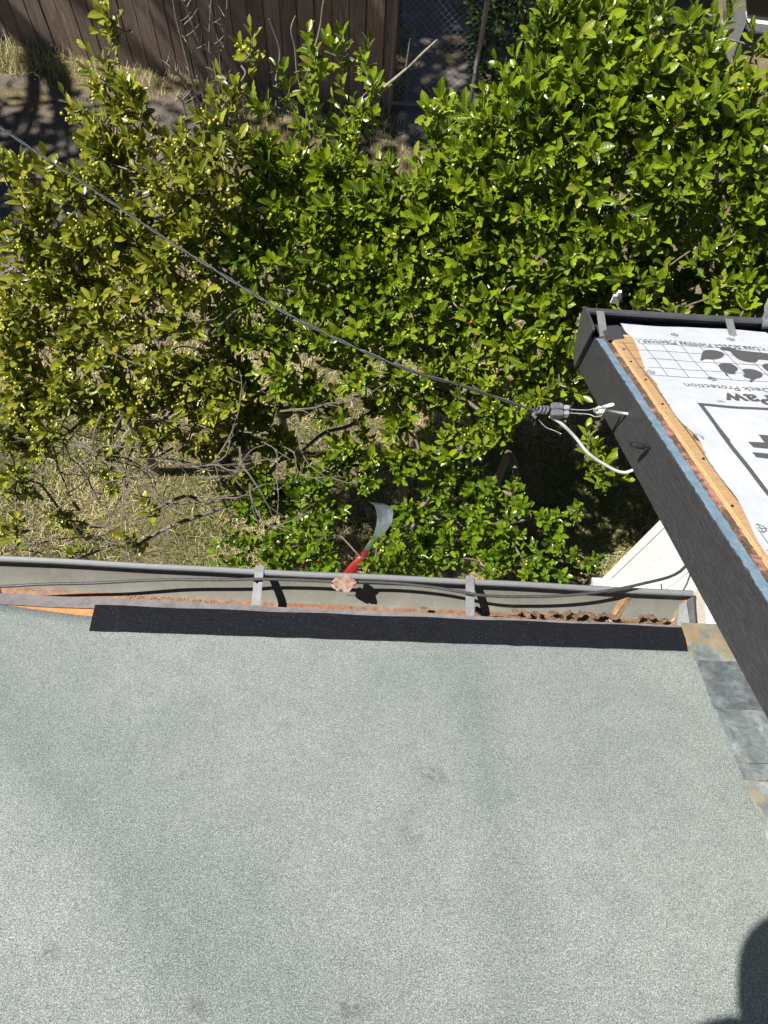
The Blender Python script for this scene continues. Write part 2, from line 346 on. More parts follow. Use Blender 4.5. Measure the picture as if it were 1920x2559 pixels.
def smooth_path(pts, sub=6):                # Catmull-Rom
    P = [np.asarray(p, float) for p in pts]; P = [2*P[0]-P[1]]+P+[2*P[-1]-P[-2]]; out = []
    for i in range(1, len(P)-2):
        for t in np.linspace(0, 1, sub, endpoint=False):
            a, b, c, d = P[i-1:i+3]
            out.append(0.5*(2*b+(c-a)*t+(2*a-5*b+4*c-d)*t*t+(3*b-a-3*c+d)*t**3))
    out.append(P[-2]); return out

# ------------------------------------------------------------------ the yard
def ground_z(x, y): return 0.035*mnoise.noise(Vector((x*0.6, y*0.6, 3.1)))+0.02*mnoise.noise(Vector((x*2.1, y*2.1, 1.0)))
def sheet(name, x0, x1, y0, y1, nx, ny, dz, mat, inside=None):
    vs = []; fs = []
    for j in range(ny+1):
        for i in range(nx+1):
            x = x0+(x1-x0)*i/nx; y = y0+(y1-y0)*j/ny
            vs.append((x, y, ground_z(x, y)+dz))
    for j in range(ny):
        for i in range(nx):
            a = j*(nx+1)+i; f = (a, a+1, a+nx+2, a+nx+1)
            cx = sum(vs[q][0] for q in f)/4; cy = sum(vs[q][1] for q in f)/4
            if inside is None or inside(cx, cy): fs.append(f)
    o = mesh_obj(name, vs, fs, mat, smooth=True); o['kind'] = 'structure'; return o
o = sheet('ground', -60, 60, -40, 90, 130, 140, 0.0, MT['soil'])
o = sheet('gravel_drive', -9, -1.35, 3.9, 6.35, 120, 50, 0.012, MT['gravel'],
      lambda x, y: y < 6.15+0.12*math.sin(x*3.1)-0.12*(x+3.6)*0.15 and y > 4.15+0.15*math.sin(x*2.3) and x < -1.5+0.2*math.sin(y*5))
o = sheet('path', -0.2, 1.05, 5.2, 14, 24, 150, 0.012, MT['path'],
      lambda x, y: x > 0.12+0.05*math.sin(y*2.1)+max(0, (5.9-y)*0.6) and x < 0.86)

# ------------------------------------------------------------------ the low wing: roof, wall, flashing
RY, RZ, RP = 0.565, 2.80, 0.66              # eave line of the low roof and its slope
def roofz(y): return RZ+(RY-y)*RP
def roof_at(u, v, off=0.0):
    r = ray(u, v); c = RZ+RY*RP+off-CAMZ; return ORG + r*(c/(r[2]+RP*r[1]))
XL, XF, XW = -3.2, 0.905, 1.016
low = thing('low_house_wing', (-1.0, -0.4, 0), 'low house wing whose grey-green granule roof fills the lower half', 'house')
b = MB(); b.box(XL, 0.99, -2.4, 0.52, -0.05, 2.62); b.obj('wall', MT['siding'], low)
b = MB()
b.hexa([(XL, -2.2, roofz(-2.2)-0.05), (0.99, -2.2, roofz(-2.2)-0.05), (0.99, RY-0.006, roofz(RY)-0.05), (XL, RY-0.006, roofz(RY)-0.05)],
       [(XL, -2.2, roofz(-2.2)-0.010), (0.99, -2.2, roofz(-2.2)-0.010), (0.99, RY-0.006, roofz(RY)-0.010), (XL, RY-0.006, roofz(RY)-0.010)])
deck = b.obj('roof_deck', MT['oldwood'], low)
b = MB(); b.box(XL, 0.985, RY-0.045, RY-0.008, 2.60, roofz(RY)-0.052); b.obj('eave_board', MT['cedar'], low)
# drip edge: strip on the deck, nose, short drop into the gutter
b = MB()
for (y0, z0, y1, z1) in [(RY-0.034, roofz(RY-0.034)-0.004, RY+0.004, roofz(RY)-0.006), (RY+0.004, roofz(RY)-0.006, RY+0.002, roofz(RY)-0.045)]:
    n = 40
    for i in range(n):
        xa, xb = XL+(0.915-XL)*i/n, XL+(0.915-XL)*(i+1)/n
        w = lambda x: 0.0015*math.sin(x*9)+0.001*math.sin(x*31)
        b.add([(xa, y0+w(xa), z0), (xb, y0+w(xb), z0), (xb, y1+w(xb), z1), (xa, y1+w(xa), z1)], [(0, 1, 2, 3)])
b.obj('drip_edge', MT['drip'], low, label='grey purple metal edge strip along the eave')
# cap sheet, slightly uneven, its lower edge slanting away from the eave on the left
def cap_edge(x):
    pts = [(-3.2, 0.50), (-1.05, 0.537), (-0.75, 0.505), (-0.5, 0.50), (0.92, 0.50)]
    for (a, ya), (c, yc) in zip(pts, pts[1:]):
        if a <= x <= c: return ya+(yc-ya)*(x-a)/(c-a)
    return 0.5
b = MB(); nx, ny = 110, 80
for j in range(ny+1):
    for i in range(nx+1):
        x = XL+(XF+0.02-XL)*i/nx; ye = cap_edge(x); y = ye+(-2.15-ye)*(j/ny)
        w = 0.0035*mnoise.noise(Vector((x*2.2, y*2.2, 0)))+0.0018*mnoise.noise(Vector((x*6, y*6, 2)))
        b.v.append((x, y, roofz(y)+w*min(1, (ye-y)*6)-0.0005))
for j in range(ny):
    for i in range(nx):
        a = j*(nx+1)+i; b.f.append((a, a+nx+1, a+nx+2, a+1))
for i in range(nx):                          # thickness at the lower edge
    p, q = b.v[i], b.v[i+1]; k0 = len(b.v)
    b.v += [(p[0], p[1], p[2]-0.006), (q[0], q[1], q[2]-0.006)]; b.f.append((i, i+1, k0+1, k0))
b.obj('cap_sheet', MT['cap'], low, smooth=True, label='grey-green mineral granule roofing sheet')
# black starter strip
c4 = [roof_at(*p, 0.004) for p in ((238, 1511), (1704, 1567), (1719, 1627), (223, 1576))]
b = MB(); n = 48
for i in range(n+1):
    t = i/n; p = c4[0]*(1-t)+c4[1]*t; q = c4[3]*(1-t)+c4[2]*t
    p = p+np.array([0, 0.0012*math.sin(t*37), 0]); q = q+np.array([0, 0.003*mnoise.noise(Vector((t*60, 0, 0))), 0.0006])
    b.v += [tuple(p), tuple((p+q)/2+np.array([0, 0, 0.0008])), tuple(q), tuple(p-np.array([0, 0, .006])), tuple(q-np.array([0, 0, .006]))]
for i in range(n):
    a = i*5; c = a+5
    b.f += [(a, a+1, c+1, c), (a+1, a+2, c+2, c+1), (a+3, a, c, c+3), (a+2, a+4, c+4, c+2)]
b.f += [(0, 3, 4, 2, 1), (n*5, n*5+1, n*5+2, n*5+4, n*5+3)]
b.obj('starter_strip', MT['starter'], low, label='black asphalt starter strip along the eave')
# step flashing pieces between roof and tall wall
bounds = [0.575, 0.452, 0.312, 0.178, 0.138, 0.012, -0.16, -0.33, -0.52, -0.75]
b = MB(); b.hexa([(XF+.004, -0.75, roofz(-.75)), (1.02, -.75, roofz(-.75)), (1.02, .57, roofz(.57)), (XF+.004, .57, roofz(.57))], [(XF+.004, -0.75, roofz(-.75)+.0014), (1.02, -.75, roofz(-.75)+.0014), (1.02, .57, roofz(.57)+.0014), (XF+.004, .57, roofz(.57)+.0014)]); b.obj('flashing_underlay', MT['rubber'], low)
for i in range(len(bounds)-1):
    y1, y0 = bounds[i], bounds[i+1]+0.0022; ex = lambda y: XF-0.004-0.034*(0.57-y)/0.55; xe, xe0 = ex(y1)+random.uniform(-.0015, .0015), ex(y0)+random.uniform(-.0015, .0015)
    b = MB(); up0, up1 = 0.014, 0.005
    b.hexa([(xe0, y0, roofz(y0)+up1-0.001), (1.02, y0, roofz(y0)+up1-0.001), (1.02, y1, roofz(y1)+up0-0.001), (xe, y1, roofz(y1)+up0-0.001)],
           [(xe0+.001, y0, roofz(y0)+up1+.0008), (1.02, y0, roofz(y0)+up1+.003), (1.02, y1, roofz(y1)+up0+.003), (xe+.001, y1, roofz(y1)+up0+.0008)])
    o = b.obj('flashing_piece', MT['flash'], low); oc_ = (1.0, 0.15, 0.1, 0.25, 0.6, 0.9, 0.3, 0.5, 0.4)[i]; o.color = (oc_, (0.7, 0.05, 0.6, 0.3, 1.0, 0.15, 0.6, 0.4, 0.7)[i], 0, 1)
# ------------------------------------------------------------------ gutter of the low roof
gut = thing('rusty_gutter', (0, 0.63, 2.68), 'weathered grey open gutter with rust along the low roof eave', 'gutter')
GX0, GX1 = XL, 0.965
prof = [(0.666, 2.768), (0.667, 2.776), (0.671, 2.779), (0.6800, 2.779), (0.6835, 2.772), (0.6835, 2.752), (0.679, 2.737), (0.664, 2.716), (0.643, 2.695), (0.624, 2.678), (0.612, 2.671), (0.574, 2.670), (0.570, 2.675), (0.570, 2.762)]
def sweep(prof, x0, x1, n=60, wob=0.0012):
    b = MB(); m = len(prof)
    for i in range(n+1):
        x = x0+(x1-x0)*i/n; wy = wob*math.sin(x*5.3)+wob*0.6*math.sin(x*13.7+1); wz = wob*0.6*math.sin(x*3.1+2)
        for (y, z) in prof: b.v.append((x, y+wy, z+wz))
    for i in range(n):
        for j in range(m-1):
            a = i*m+j; b.f.append((a, a+1, a+m+1, a+m))
    return b
t = sweep(prof[3:], GX0, GX1); t.obj('trough', MT['gutter'], gut, smooth=True)
t = sweep([(0.6675, 2.7655)]+prof[:4]+[(0.684, 2.7725), (0.6845, 2.765)], GX0, GX1); t.obj('front_lip', MT['lip'], gut, smooth=False)
def strap(b, x, w, y0, z0, y1, z1, th=0.0016):
    b.hexa([(x-w, y0, z0-th), (x+w, y0, z0-th), (x+w, y1, z1-th), (x-w, y1, z1-th)],
           [(x-w, y0, z0), (x+w, y0, z0), (x+w, y1, z1), (x-w, y1, z1)])
for px in (643, 1176):
    x = (atz(px, 1465, 2.01))[0]
    for xx in (x,):
        b = MB(); strap(b, xx, 0.0125, 0.572, 2.776, 0.670, 2.783)
        b.add([(xx-.0125, .670, 2.783), (xx+.0125, .670, 2.783), (xx+.0125, .690, 2.781), (xx-.0125, .690, 2.781)], [(0, 1, 2, 3)])
        s_ = b.obj('strap', MT['galv'], gut)
        b = MB(); b.tube([(xx-.003, .640, 2.7800), (xx-.003, .640, 2.7815)], .004, 8); b.obj('rivet', MT['rubber'], s_)
strapx = -1.02-0.61
b = MB(); strap(b, strapx, 0.0125, 0.572, 2.776, 0.680, 2.783); b.obj('strap', MT['galv'], gut)
# end cap and mitre scraps at the tall wall
b = MB(); pf = [p for p in prof[4:]]; b.add([(GX1, y, z) for y, z in pf]+[(GX1+.0015, y, z) for y, z in pf], [tuple(range(len(pf))), tuple(range(len(pf), 2*len(pf)))[::-1]])
b.obj('end_cap', MT['galv'], gut)
b = MB()
b.hexa([(0.93, 0.590, 2.70), (0.962, 0.575, 2.72), (0.955, 0.655, 2.735), (0.94, 0.65, 2.72)], [(0.932, 0.586, 2.708), (0.962, 0.575, 2.735), (0.957, 0.657, 2.742), (0.942, 0.653, 2.726)])
b.obj('mitre_flap', MT['galv'], gut)
def smear(pts_top, pts_bot, name):           # sealant smeared down the inside of the front face
    b = MB(); n, m = 14, 7
    for i in range(n+1):
        t = i/n
        for j in range(m+1):
            s_ = j/m; x = (pts_top[0]*(1-s_)+pts_top[1]*s_)*(1-t)+(pts_bot[0]*(1-s_)+pts_bot[1]*s_)*t
            x += 0.002*math.sin(t*9+j)
            yy = 0.6795-(0.6795-0.608)*t; zz = np.interp(-yy, [-0.6835, -0.679, -0.664, -0.643, -0.624, -0.612, -0.59], [2.752, 2.737, 2.716, 2.695, 2.678, 2.671, 2.671])
            h = 0.0045*math.sin(math.pi*min(1, max(0, s_)))*(0.6+0.5*mnoise.noise(Vector((x*90, t*9, 5))))+0.002*math.sin(s_*14+t*3)*math.sin(math.pi*s_)
            b.v.append((x, yy-0.0012-h*0.7, zz+0.0012+h))
    for i in range(n):
        for j in range(m):
            a = i*(m+1)+j; b.f.append((a, a+1, a+m+2, a+m+1))
    b.obj(name, MT['sealant'], gut, smooth=True)
xa = lambda u, v: atz(u, v, 2.06)[0]
smear((xa(1561, 1484), xa(1587, 1484)), (xa(1538, 1540), xa(1562, 1540)), 'sealant_smear')
smear((xa(1717, 1494), xa(1736, 1494)), (xa(1694, 1548), xa(1716, 1548)), 'sealant_smear')

# ------------------------------------------------------------------ the tall wing: white wall, rake, deck
tall = thing('tall_house_wing', (2.0, 0.2, 0), 'taller house wing with white wall, charcoal rake board and bare plywood deck', 'house')
XR = 0.716
def upz(y): return 3.386+(0.68-y)*0.650      # top edge of the charcoal rake board
def up_at(u, v, off=0.0):
    r = ray(u, v); c = 3.386+0.68*0.650+off-CAMZ; return ORG + r*(c/(r[2]+0.650*r[1]))
YC = 1.02
b = MB(); b.box(1.019, 4.6, -3.5, YC-0.012, -0.05, 2.86); b.box(1.019, 4.6, -3.5, 0.3, 2.861, 3.1); b.obj('wall_core', MT['siding'], tall)
edges = [YC, atx(1600, 1380, 1.016)[1], atx(1645, 1400, 1.016)[1], 0.78, 0.55, 0.32, 0.09, -0.14, -0.4, -0.7, -1.0]
edges = sorted(edges, reverse=True)
for i in range(len(edges)-1):
    y1, y0 = edges[i], edges[i+1]+0.0016
    ztop = upz(y1)-0.235
    b = MB(); j = random.uniform(0, .002) + (0.004 if i == 0 else 0)
    b.box(1.016-j, 1.027, y0, y1, -0.02, ztop); b.obj('siding_board', MT['siding'], tall)
b = MB(); b.hexa([(0.985, 0.57, 2.66), (1.012, 0.57, 2.66), (1.012, 0.70, 2.66), (0.998, 0.70, 2.66)], [(0.985, 0.55, 2.78), (1.012, 0.55, 2.78), (1.012, 0.695, 2.78), (0.998, 0.70, 2.78)])
b.obj('trim_scrap', MT['cream'], tall)
# rake board (charcoal) with plumb faces
Y0R, Y1R = -1.2, 1.515
FH = 0.182
def raked(x0, x1, lo, hi, y0=Y0R, y1=Y1R, n=1, jit=0, seed=0):
    b = MB()
    ys = np.linspace(y0, y1, n+1)
    for i, y in enumerate(ys):
        ja = jit*0.55*mnoise.noise(Vector((y*9, seed, 0)))+jit*0.9*mnoise.noise(Vector((y*60, seed, 3)))+jit*0.5*mnoise.noise(Vector((y*190, seed, 6))); jb = jit*mnoise.noise(Vector((y*16, seed+5, 0)))+jit*.6*mnoise.noise(Vector((y*50, seed+5, 3)))
        b.v += [(x0+ja, y, upz(y)+lo), (x1+jb, y, upz(y)+lo), (x1+jb, y, upz(y)+hi), (x0+ja, y, upz(y)+hi)]
    for i in range(n):
        a = 4*i; c = a+4
        b.f += [(a, a+1, c+1, c)[::-1], (a+1, a+2, c+2, c+1)[::-1], (a+2, a+3, c+3, c+2)[::-1], (a+3, a, c, c+3)[::-1]]
    b.f += [(0, 1, 2, 3), (4*n+3, 4*n+2, 4*n+1, 4*n)]
    return b
b = raked(XR, XR+0.022, -FH, 0.0, n=1); rake = b.obj('rake_board', MT['fascia'], tall, label='charcoal painted rake board with brushed grain')
b = raked(XR+0.0040, XR+0.0315, -FH+0.02, 0.0016, n=700, jit=0.0042, seed=2, y1=1.495); b.obj('paint_edge', MT['blue'], tall, label='worn blue painted top edge of the rake')
b = raked(XR+0.026, XR+0.052, -0.10, 0.0042, n=300, jit=0.0038, seed=9)
for i in range(len(b.v)):
    x, y, z = b.v[i]; b.v[i] = (x, y, z+0.003*mnoise.noise(Vector((y*60, x*80, 2))))
b.obj('crumbled_edge', MT['rot'], tall, label='crumbling brown and pink edge beside the plywood')
# plywood deck, plies at the edge
PT = 0.0165
for q, (lo, hi) in enumerate(((0.002, 0.0055), (0.0055, 0.009), (0.009, 0.0125), (0.0125, 0.0158))):
    b = raked(XR+0.043+0.0012*(q % 2)+0.0005*q, XR+0.3, lo, hi, n=200, jit=0.0012+0.0006*(q % 2), seed=20+q); b.obj('plywood_ply', MT['plyedge'], tall)
b = raked(XR+0.0455, 4.4, 0.0158, PT, n=120, jit=0.0008, seed=31, y1=1.50); b.obj('plywood_deck', MT['plytop'], tall, label='orange plywood roof deck')
b = raked(XR+0.03, 4.4, -0.16, -0.145, n=1, y1=1.46); b.obj('soffit', MT['siding'], tall)
b = raked(XR+0.07, 4.4, -0.06, -0.002, n=1, y1=1.49); b.obj('sheathing', MT['cedar'], tall)
# nail heads and two stamped marks on the plywood rim
for (u, v) in ((1559, 873), (1614, 949), (1656, 1010), (1758, 1147), (1577, 904), (1830, 1265)):
    p = up_at(u, v, PT+0.0005); b = MB(); b.tube([p, p+np.array([0, 0, 0.0012])], 0.0035, 8); b.obj('nail_head', MT['rubber'], tall)
# dark drip flap at the lower corner
b = MB(); q = [up_at(*p, PT+0.002) for p in ((1500, 815), (1545, 812), (1562, 845), (1521, 850))]
b.add([*q, *[p-np.array([0, 0, .003]) for p in q]], [(0, 3, 2, 1), (4, 5, 6, 7), (0, 1, 5, 4), (1, 2, 6, 5), (2, 3, 7, 6), (3, 0, 4, 7)])
b.obj('drip_flap', MT['black_metal'], tall)
b = MB(); b.box(XR+0.004, 4.4, 1.488, 1.503, 2.70, 2.846); b.obj('eave_board', MT['black_metal'], tall)

# ------------------------------------------------------------------ black gutter of the tall wing
bg_ = thing('black_gutter', (1.4, 1.56, 2.68), 'charcoal gutter along the eave of the tall wing with metal hangers', 'gutter')
p2 = [(1.617, 2.828), (1.620, 2.836), (1.634, 2.837), (1.640, 2.830), (1.640, 2.80), (1.628, 2.78), (1.600, 2.745), (1.585, 2.71), (1.575, 2.683), (1.512, 2.682), (1.508, 2.70), (1.508, 2.846)]
sweep(p2, 0.703, 4.4, 40, 0.0006).obj('trough', MT['black_metal'], bg_)
ecap = [(1.634, 2.839), (1.642, 2.83), (1.642, 2.80), (1.630, 2.778), (1.602, 2.743), (1.587, 2.708), (1.577, 2.680), (1.506, 2.680), (1.500, 2.892), (1.520, 2.892)]
b = MB(); m = len(ecap); b.add([(0.697, y, z) for y, z in ecap]+[(0.7035, y, z) for y, z in ecap],
    [tuple(range(m)), tuple(range(m, 2*m))[::-1]]+[(i, (i+1) % m, m+(i+1) % m, m+i) for i in range(m)])
b.obj('end_cap', MT['black_metal'], bg_)
for (u, v) in ((1508, 800), (1822, 836), (2100, 850)):
    x = aty(u, v, 1.57)[0]
    b = MB(); strap(b, x, 0.013, 1.51, 2.848, 1.622, 2.838); h_ = b.obj('hanger', MT['galv'], bg_)
    b = MB(); strap(b, x, 0.0035, 1.525, 2.8505, 1.60, 2.8430); b.obj('rib', MT['lip'], h_)

# ------------------------------------------------------------------ printed underlayment
def wave(x, y): return 0.0016*math.sin(x*21+y*9)*math.sin(y*17+1)+0.0010*math.sin(x*37-y*23)
def paper_pt(p, off):                        # p on the deck plane -> on the sheet
    x, y = p[0], p[1]; return (x, y, upz(y)+PT+0.004+wave(x, y)+off)
edge_px = [(1551, 810), (1562, 828), (1578, 842), (1594, 868), (1600, 890), (1616, 934), (1638, 956), (1650, 981), (1669, 1006), (1682, 1031), (1700, 1053), (1726, 1078), (1745, 1096), (1773, 1154), (1801, 1195), (1826, 1223), (1848, 1260), (1870, 1307), (1889, 1345), (1920, 1390), (1960, 1450), (2010, 1530)]
EP = np.array([up_at(*p, PT+0.004) for p in edge_px]); EP = EP[np.argsort(EP[:, 1])]
def edge_x(y):
    return float(np.interp(y, EP[:, 1], EP[:, 0])) 
YT = float(up_at(1551, 810, PT)[1])
ub = thing('underlayment_sheet', (1.3, 1.0, upz(1.0)+PT), 'white printed roof underlayment sheet with grid and paw print on the deck', 'underlayment')
b = MB(); nx, ny = 60, 110
for j in range(ny+1):
    y = -1.0+(YT+1.0)*j/ny
    for i in range(nx+1):
        s_ = i/nx; x0 = edge_x(y); x = x0+(3.2-x0)*(s_**1.6)
        yy = y+(0.006*math.sin(x*12)+0.02*(x-0.83)*-1.6*0.03 if j == ny else 0)
        lift = 0.0025*max(0, 1-(x-x0)/0.03)*(0.5+0.5*math.sin(y*31+math.sin(y*13)*2))
        b.v.append((x, yy, upz(yy)+PT+0.004+wave(x, yy)+lift))
for j in range(ny):
    for i in range(nx):
        a = j*(nx+1)+i; b.f.append((a, a+1, a+nx+2, a+nx+1))
b.obj('fabric_sheet', MT['paper'], ub, smooth=True)
ink = MB(); OFF = 0.0011
def uvp(u, v): return up_at(u, v, PT+0.005)
def stroke(p, q, w, n=None, shift=0.0):
    p = np.asarray(p, float); q = np.asarray(q, float); L = np.linalg.norm(q-p)
    n = n or max(1, int(L/0.012)); d = (q-p)/L; s = np.array([-d[1], d[0]])*w/2 if True else 0
    vs = []; 
    for i in range(n+1):
        c = p+(q-p)*i/n
        vs += [paper_pt((c[0]+s[0], c[1]+s[1]), OFF+shift), paper_pt((c[0]-s[0], c[1]-s[1]), OFF+shift)]
    ink.add(vs, [(2*i, 2*i+2, 2*i+3, 2*i+1) for i in range(n)])
def st_px(a, c, w, shift=0.0): stroke(uvp(*a)[:2], uvp(*c)[:2], w, shift=shift)
C4 = lambda x, y: (1400+x/3.192, 740+y/3.192)
C5 = lambda x, y: (1400+x/3.192, 1060+y/3.192)
gy = [uvp(*C4(*p))[1] for p in ((700, 378), (700, 432), (720, 500), (760, 572), (800, 634))]
gx = [uvp(*C4(*p))[0] for p in ((640, 470), (760, 510), (915, 510), (1075, 510), (1230, 520))]
dx = (gx[4]-gx[1])/3; xl = gx[1]-dx*1.0; XRIGHT = xl+dx*9.0
for y in gy: stroke((xl-0.012, y), (XRIGHT, y), 0.0018)
for i in range(9): stroke((xl+dx*i, gy[0]), (xl+dx*i, gy[4]), 0.0018, shift=0.0002)
stroke((xl, gy[4]), (xl, -0.6), 0.0020)      # long border line
dy = (gy[0]-gy[4])/4
for i in range(1, 14):                        # tick lines running to the torn edge
    y = gy[4]-dy*i*1.0; stroke((xl, y), (edge_x(y)+0.004, y), 0.0016, shift=0.0002)
# dashed line
pa, pb = uvp(*C4(590, 337)), uvp(*C4(1620, 410)); n = 26
for i in range(n):
    a = pa+(pb-pa)*(i/n); c = pa+(pb-pa)*((i+0.62)/n); stroke(a[:2], c[:2], 0.0034)
# fastening targets
def ring(c, r, w=0.0022, n=20):
    c = np.asarray(c[:2], float); pts = [c+r*np.array([math.cos(2*math.pi*i/n), math.sin(2*math.pi*i/n)]) for i in range(n)]
    for i in range(n): stroke(pts[i], pts[(i+1) % n], w, 1, 0.0003)
    stroke(c-np.array([r*1.3, 0]), c+np.array([r*1.3, 0]), w*.8, 2, 0.0005); stroke(c-np.array([0, r*1.3]), c+np.array([0, r*1.3]), w*.8, 2, 0.0007)
for p in (C4(912, 310), C4(1360, 346), C4(1212, 661), C4(722, 608), C4(1095, 1120), C5(1105, 108), C5(1598, 830)):
    ring(uvp(*p), 0.0105)
# heavy frame
def bar(pts, w):
    for a, c in zip(pts, pts[1:]): st_px(a, c, w)
bar([C4(1100, 862), C4(1400, 885), C4(1700, 905), (2050, 1050)], 0.013)
bar([C4(1112, 856), C4(1345, 1149)], 0.012); bar([C5(1250, 10), C5(1400, 220), C5(1622, 505), (2010, 1340)], 0.012)
def patch(px):                                # printed solid shape
    pts = [uvp(*p)[:2] for p in px]
    bm = bmesh.new(); vs = [bm.verts.new((p[0], p[1], 0)) for p in pts]; bm.faces.new(vs)
    bmesh.ops.triangulate(bm, faces=bm.faces[:])
    bmesh.ops.subdivide_edges(bm, edges=bm.edges[:], cuts=2, use_grid_fill=True)
    bmesh.ops.triangulate(bm, faces=bm.faces[:]); bm.normal_update()
    bm.verts.index_update()
    ink.add([paper_pt((v_.co.x, v_.co.y), OFF+0.0004) for v_ in bm.verts], [tuple(q.index for q in (f.verts if f.normal.z > 0 else reversed(f.verts[:]))) for f in bm.faces])
    bm.free()
def spl(pts): # smooth closed outline
    P = [np.array(p, float) for p in pts]; n = len(P); out = []
    for i in range(n):
        a, b_, c, d = P[i-1], P[i], P[(i+1) % n], P[(i+2) % n]
        for t in (0, 0.34, 0.67): out.append(tuple(0.5*(2*b_+(c-a)*t+(2*a-5*b_+4*c-d)*t*t+(3*b_-a-3*c+d)*t**3)))
    return out
for sh in ([(1125, 490), (1135, 450), (1160, 430), (1230, 432), (1290, 450), (1305, 465), (1290, 490), (1230, 505), (1160, 500), (1135, 512), (1120, 505)],
           [(1275, 410), (1340, 408), (1420, 430), (1520, 440), (1670, 460), (1790, 480), (1800, 500), (1700, 515), (1590, 505), (1570, 522), (1530, 530), (1450, 515), (1400, 490), (1370, 460), (1350, 440), (1290, 430)],
           [(1265, 550), (1290, 538), (1360, 540), (1415, 570), (1415, 590), (1395, 605), (1400, 618), (1350, 618), (1330, 610), (1340, 630), (1325, 635), (1310, 600), (1285, 590)],
           [(1455, 590), (1480, 580), (1540, 585), (1600, 610), (1615, 630), (1600, 650), (1560, 660), (1530, 685), (1510, 680), (1520, 660), (1475, 645), (1460, 630), (1475, 615)],
           [(1610, 555), (1640, 540), (1720, 548), (1780, 570), (1770, 610), (1700, 615), (1660, 605), (1625, 580)]):
    patch([C4(*p) for p in spl(sh)])
patch([C5(*p) for p in ((1580, 85), (1800, 105), (1800, 210), (1660, 196), (1540, 185), (1500, 140), (1630, 148))])
patch([C5(*p) for p in ((1530, 225), (1800, 248), (1820, 300), (1660, 277), (1560, 265))])
ink.obj('printed_marks', MT['ink'], ub)
def lettering(txt, end_px, other_px, cap_px, bold=0.0, spacing=1.0):
    # text upside down in the view: it reads towards -X, its tops point up the slope
    cu = bpy.data.curves.new('t', 'FONT'); cu.body = txt; cu.size = 1.0; cu.offset = bold; cu.space_character = spacing; cu.resolution_u = 3
    to = bpy.data.objects.new('t', cu); COL.objects.link(to); bpy.context.view_layer.update()
    dg = bpy.context.evaluated_depsgraph_get(); me = bpy.data.meshes.new_from_object(to.evaluated_get(dg))
    bpy.data.objects.remove(to); V = np.array([v_.co[:] for v_ in me.vertices]); FS = [tuple(p.vertices) for p in me.polygons]; bpy.data.meshes.remove(me)
    e = uvp(*end_px)[:2]; o2 = uvp(*other_px)[:2]; d = (o2-e)/np.linalg.norm(o2-e)        # from end of text back towards its start
    capv = uvp(*cap_px)[:2]-e; up = np.array([d[1], -d[0]]); h = abs(float(capv@up)); sc = h/0.72
    w = V[:, 0].max(); P = [paper_pt(e+d*((w-p[0])*sc)+up*(p[1]*sc), OFF+0.0003) for p in V]
    mesh_obj('printed_lettering', P, FS, MT['ink'], ub)
lettering('TigerPaw', C4(1284, 770), C4(1640, 796), C4(1312, 850), 0.028)
lettering('Roof Deck Protection', C4(985, 690), C4(1640, 738), C4(1000, 725))
lettering('Use Only Plastic Cap Staples \u2022 Use SOLO Puntillas Pl\u00e1sticas \u00f3', C4(592, 348), C4(1640, 412), C4(598, 372), 0.008)
lettering('TM', C4(1250, 826), C4(1640, 850), C4(1258, 842))

# ------------------------------------------------------------------ fascia hardware, service wire, cables
hk = thing('screw_hook', tuple(atx(1568, 1035, XR)), 'zinc screw hook in the charcoal rake board holding the wire', 'hook')
p0 = atx(1568, 1035, XR)
tip = p0+np.array([-0.062, 0.004, 0.006])
b = MB(); b.tube([p0+np.array([0.01, 0, 0]), tip], 0.0042, 8)
pts = [tip+np.array([-0.012+0.015*math.cos(a)-0.004, 0, 0.015*math.sin(a)]) for a in np.linspace(0, 5.2, 16)]
b.tube(smooth_path([tip]+pts, 2), 0.0040, 8); b.obj('shank', MT['steel'], hk, smooth=True)
b = MB()                                      # rope wrap over the hook
for q in range(3):
    c = tip+np.array([-0.010-0.006*q, 0, 0.002]); b.tube([c+0.0085*np.array([0.25*math.sin(a), math.cos(a), math.sin(a)]) for a in np.linspace(0, 2*math.pi, 14)], 0.0026, 6)
b.tube(smooth_path([tip+np.array([-0.018, 0.004, 0.006]), tip+np.array([-0.004, 0.009, 0.010]), tip+np.array([0.014, 0.014, 0.014]), tip+np.array([0.018, 0.011, 0.012]), tip+np.array([-0.004, 0.006, 0.008])], 5), 0.0028, 6)
b.obj('wire_wrap', MT['cable_white'], hk, smooth=True)
q0 = atx(1628, 1117, XR); pin = thing('black_peg', tuple(q0), 'short black peg sticking out of the rake board below the hook', 'peg')
b = MB(); b.tube([q0+np.array([.01, 0, 0]), q0+np.array([-.012, 0, 0]), q0+np.array([-.018, 0, 0.0]), q0+np.array([-.05, .002, .004]), q0+np.array([-.058, .002, .005])], [.003, .003, .008, .0085, .004], 10)
b.obj('peg_body', MT['wire_dark'], pin, smooth=True)
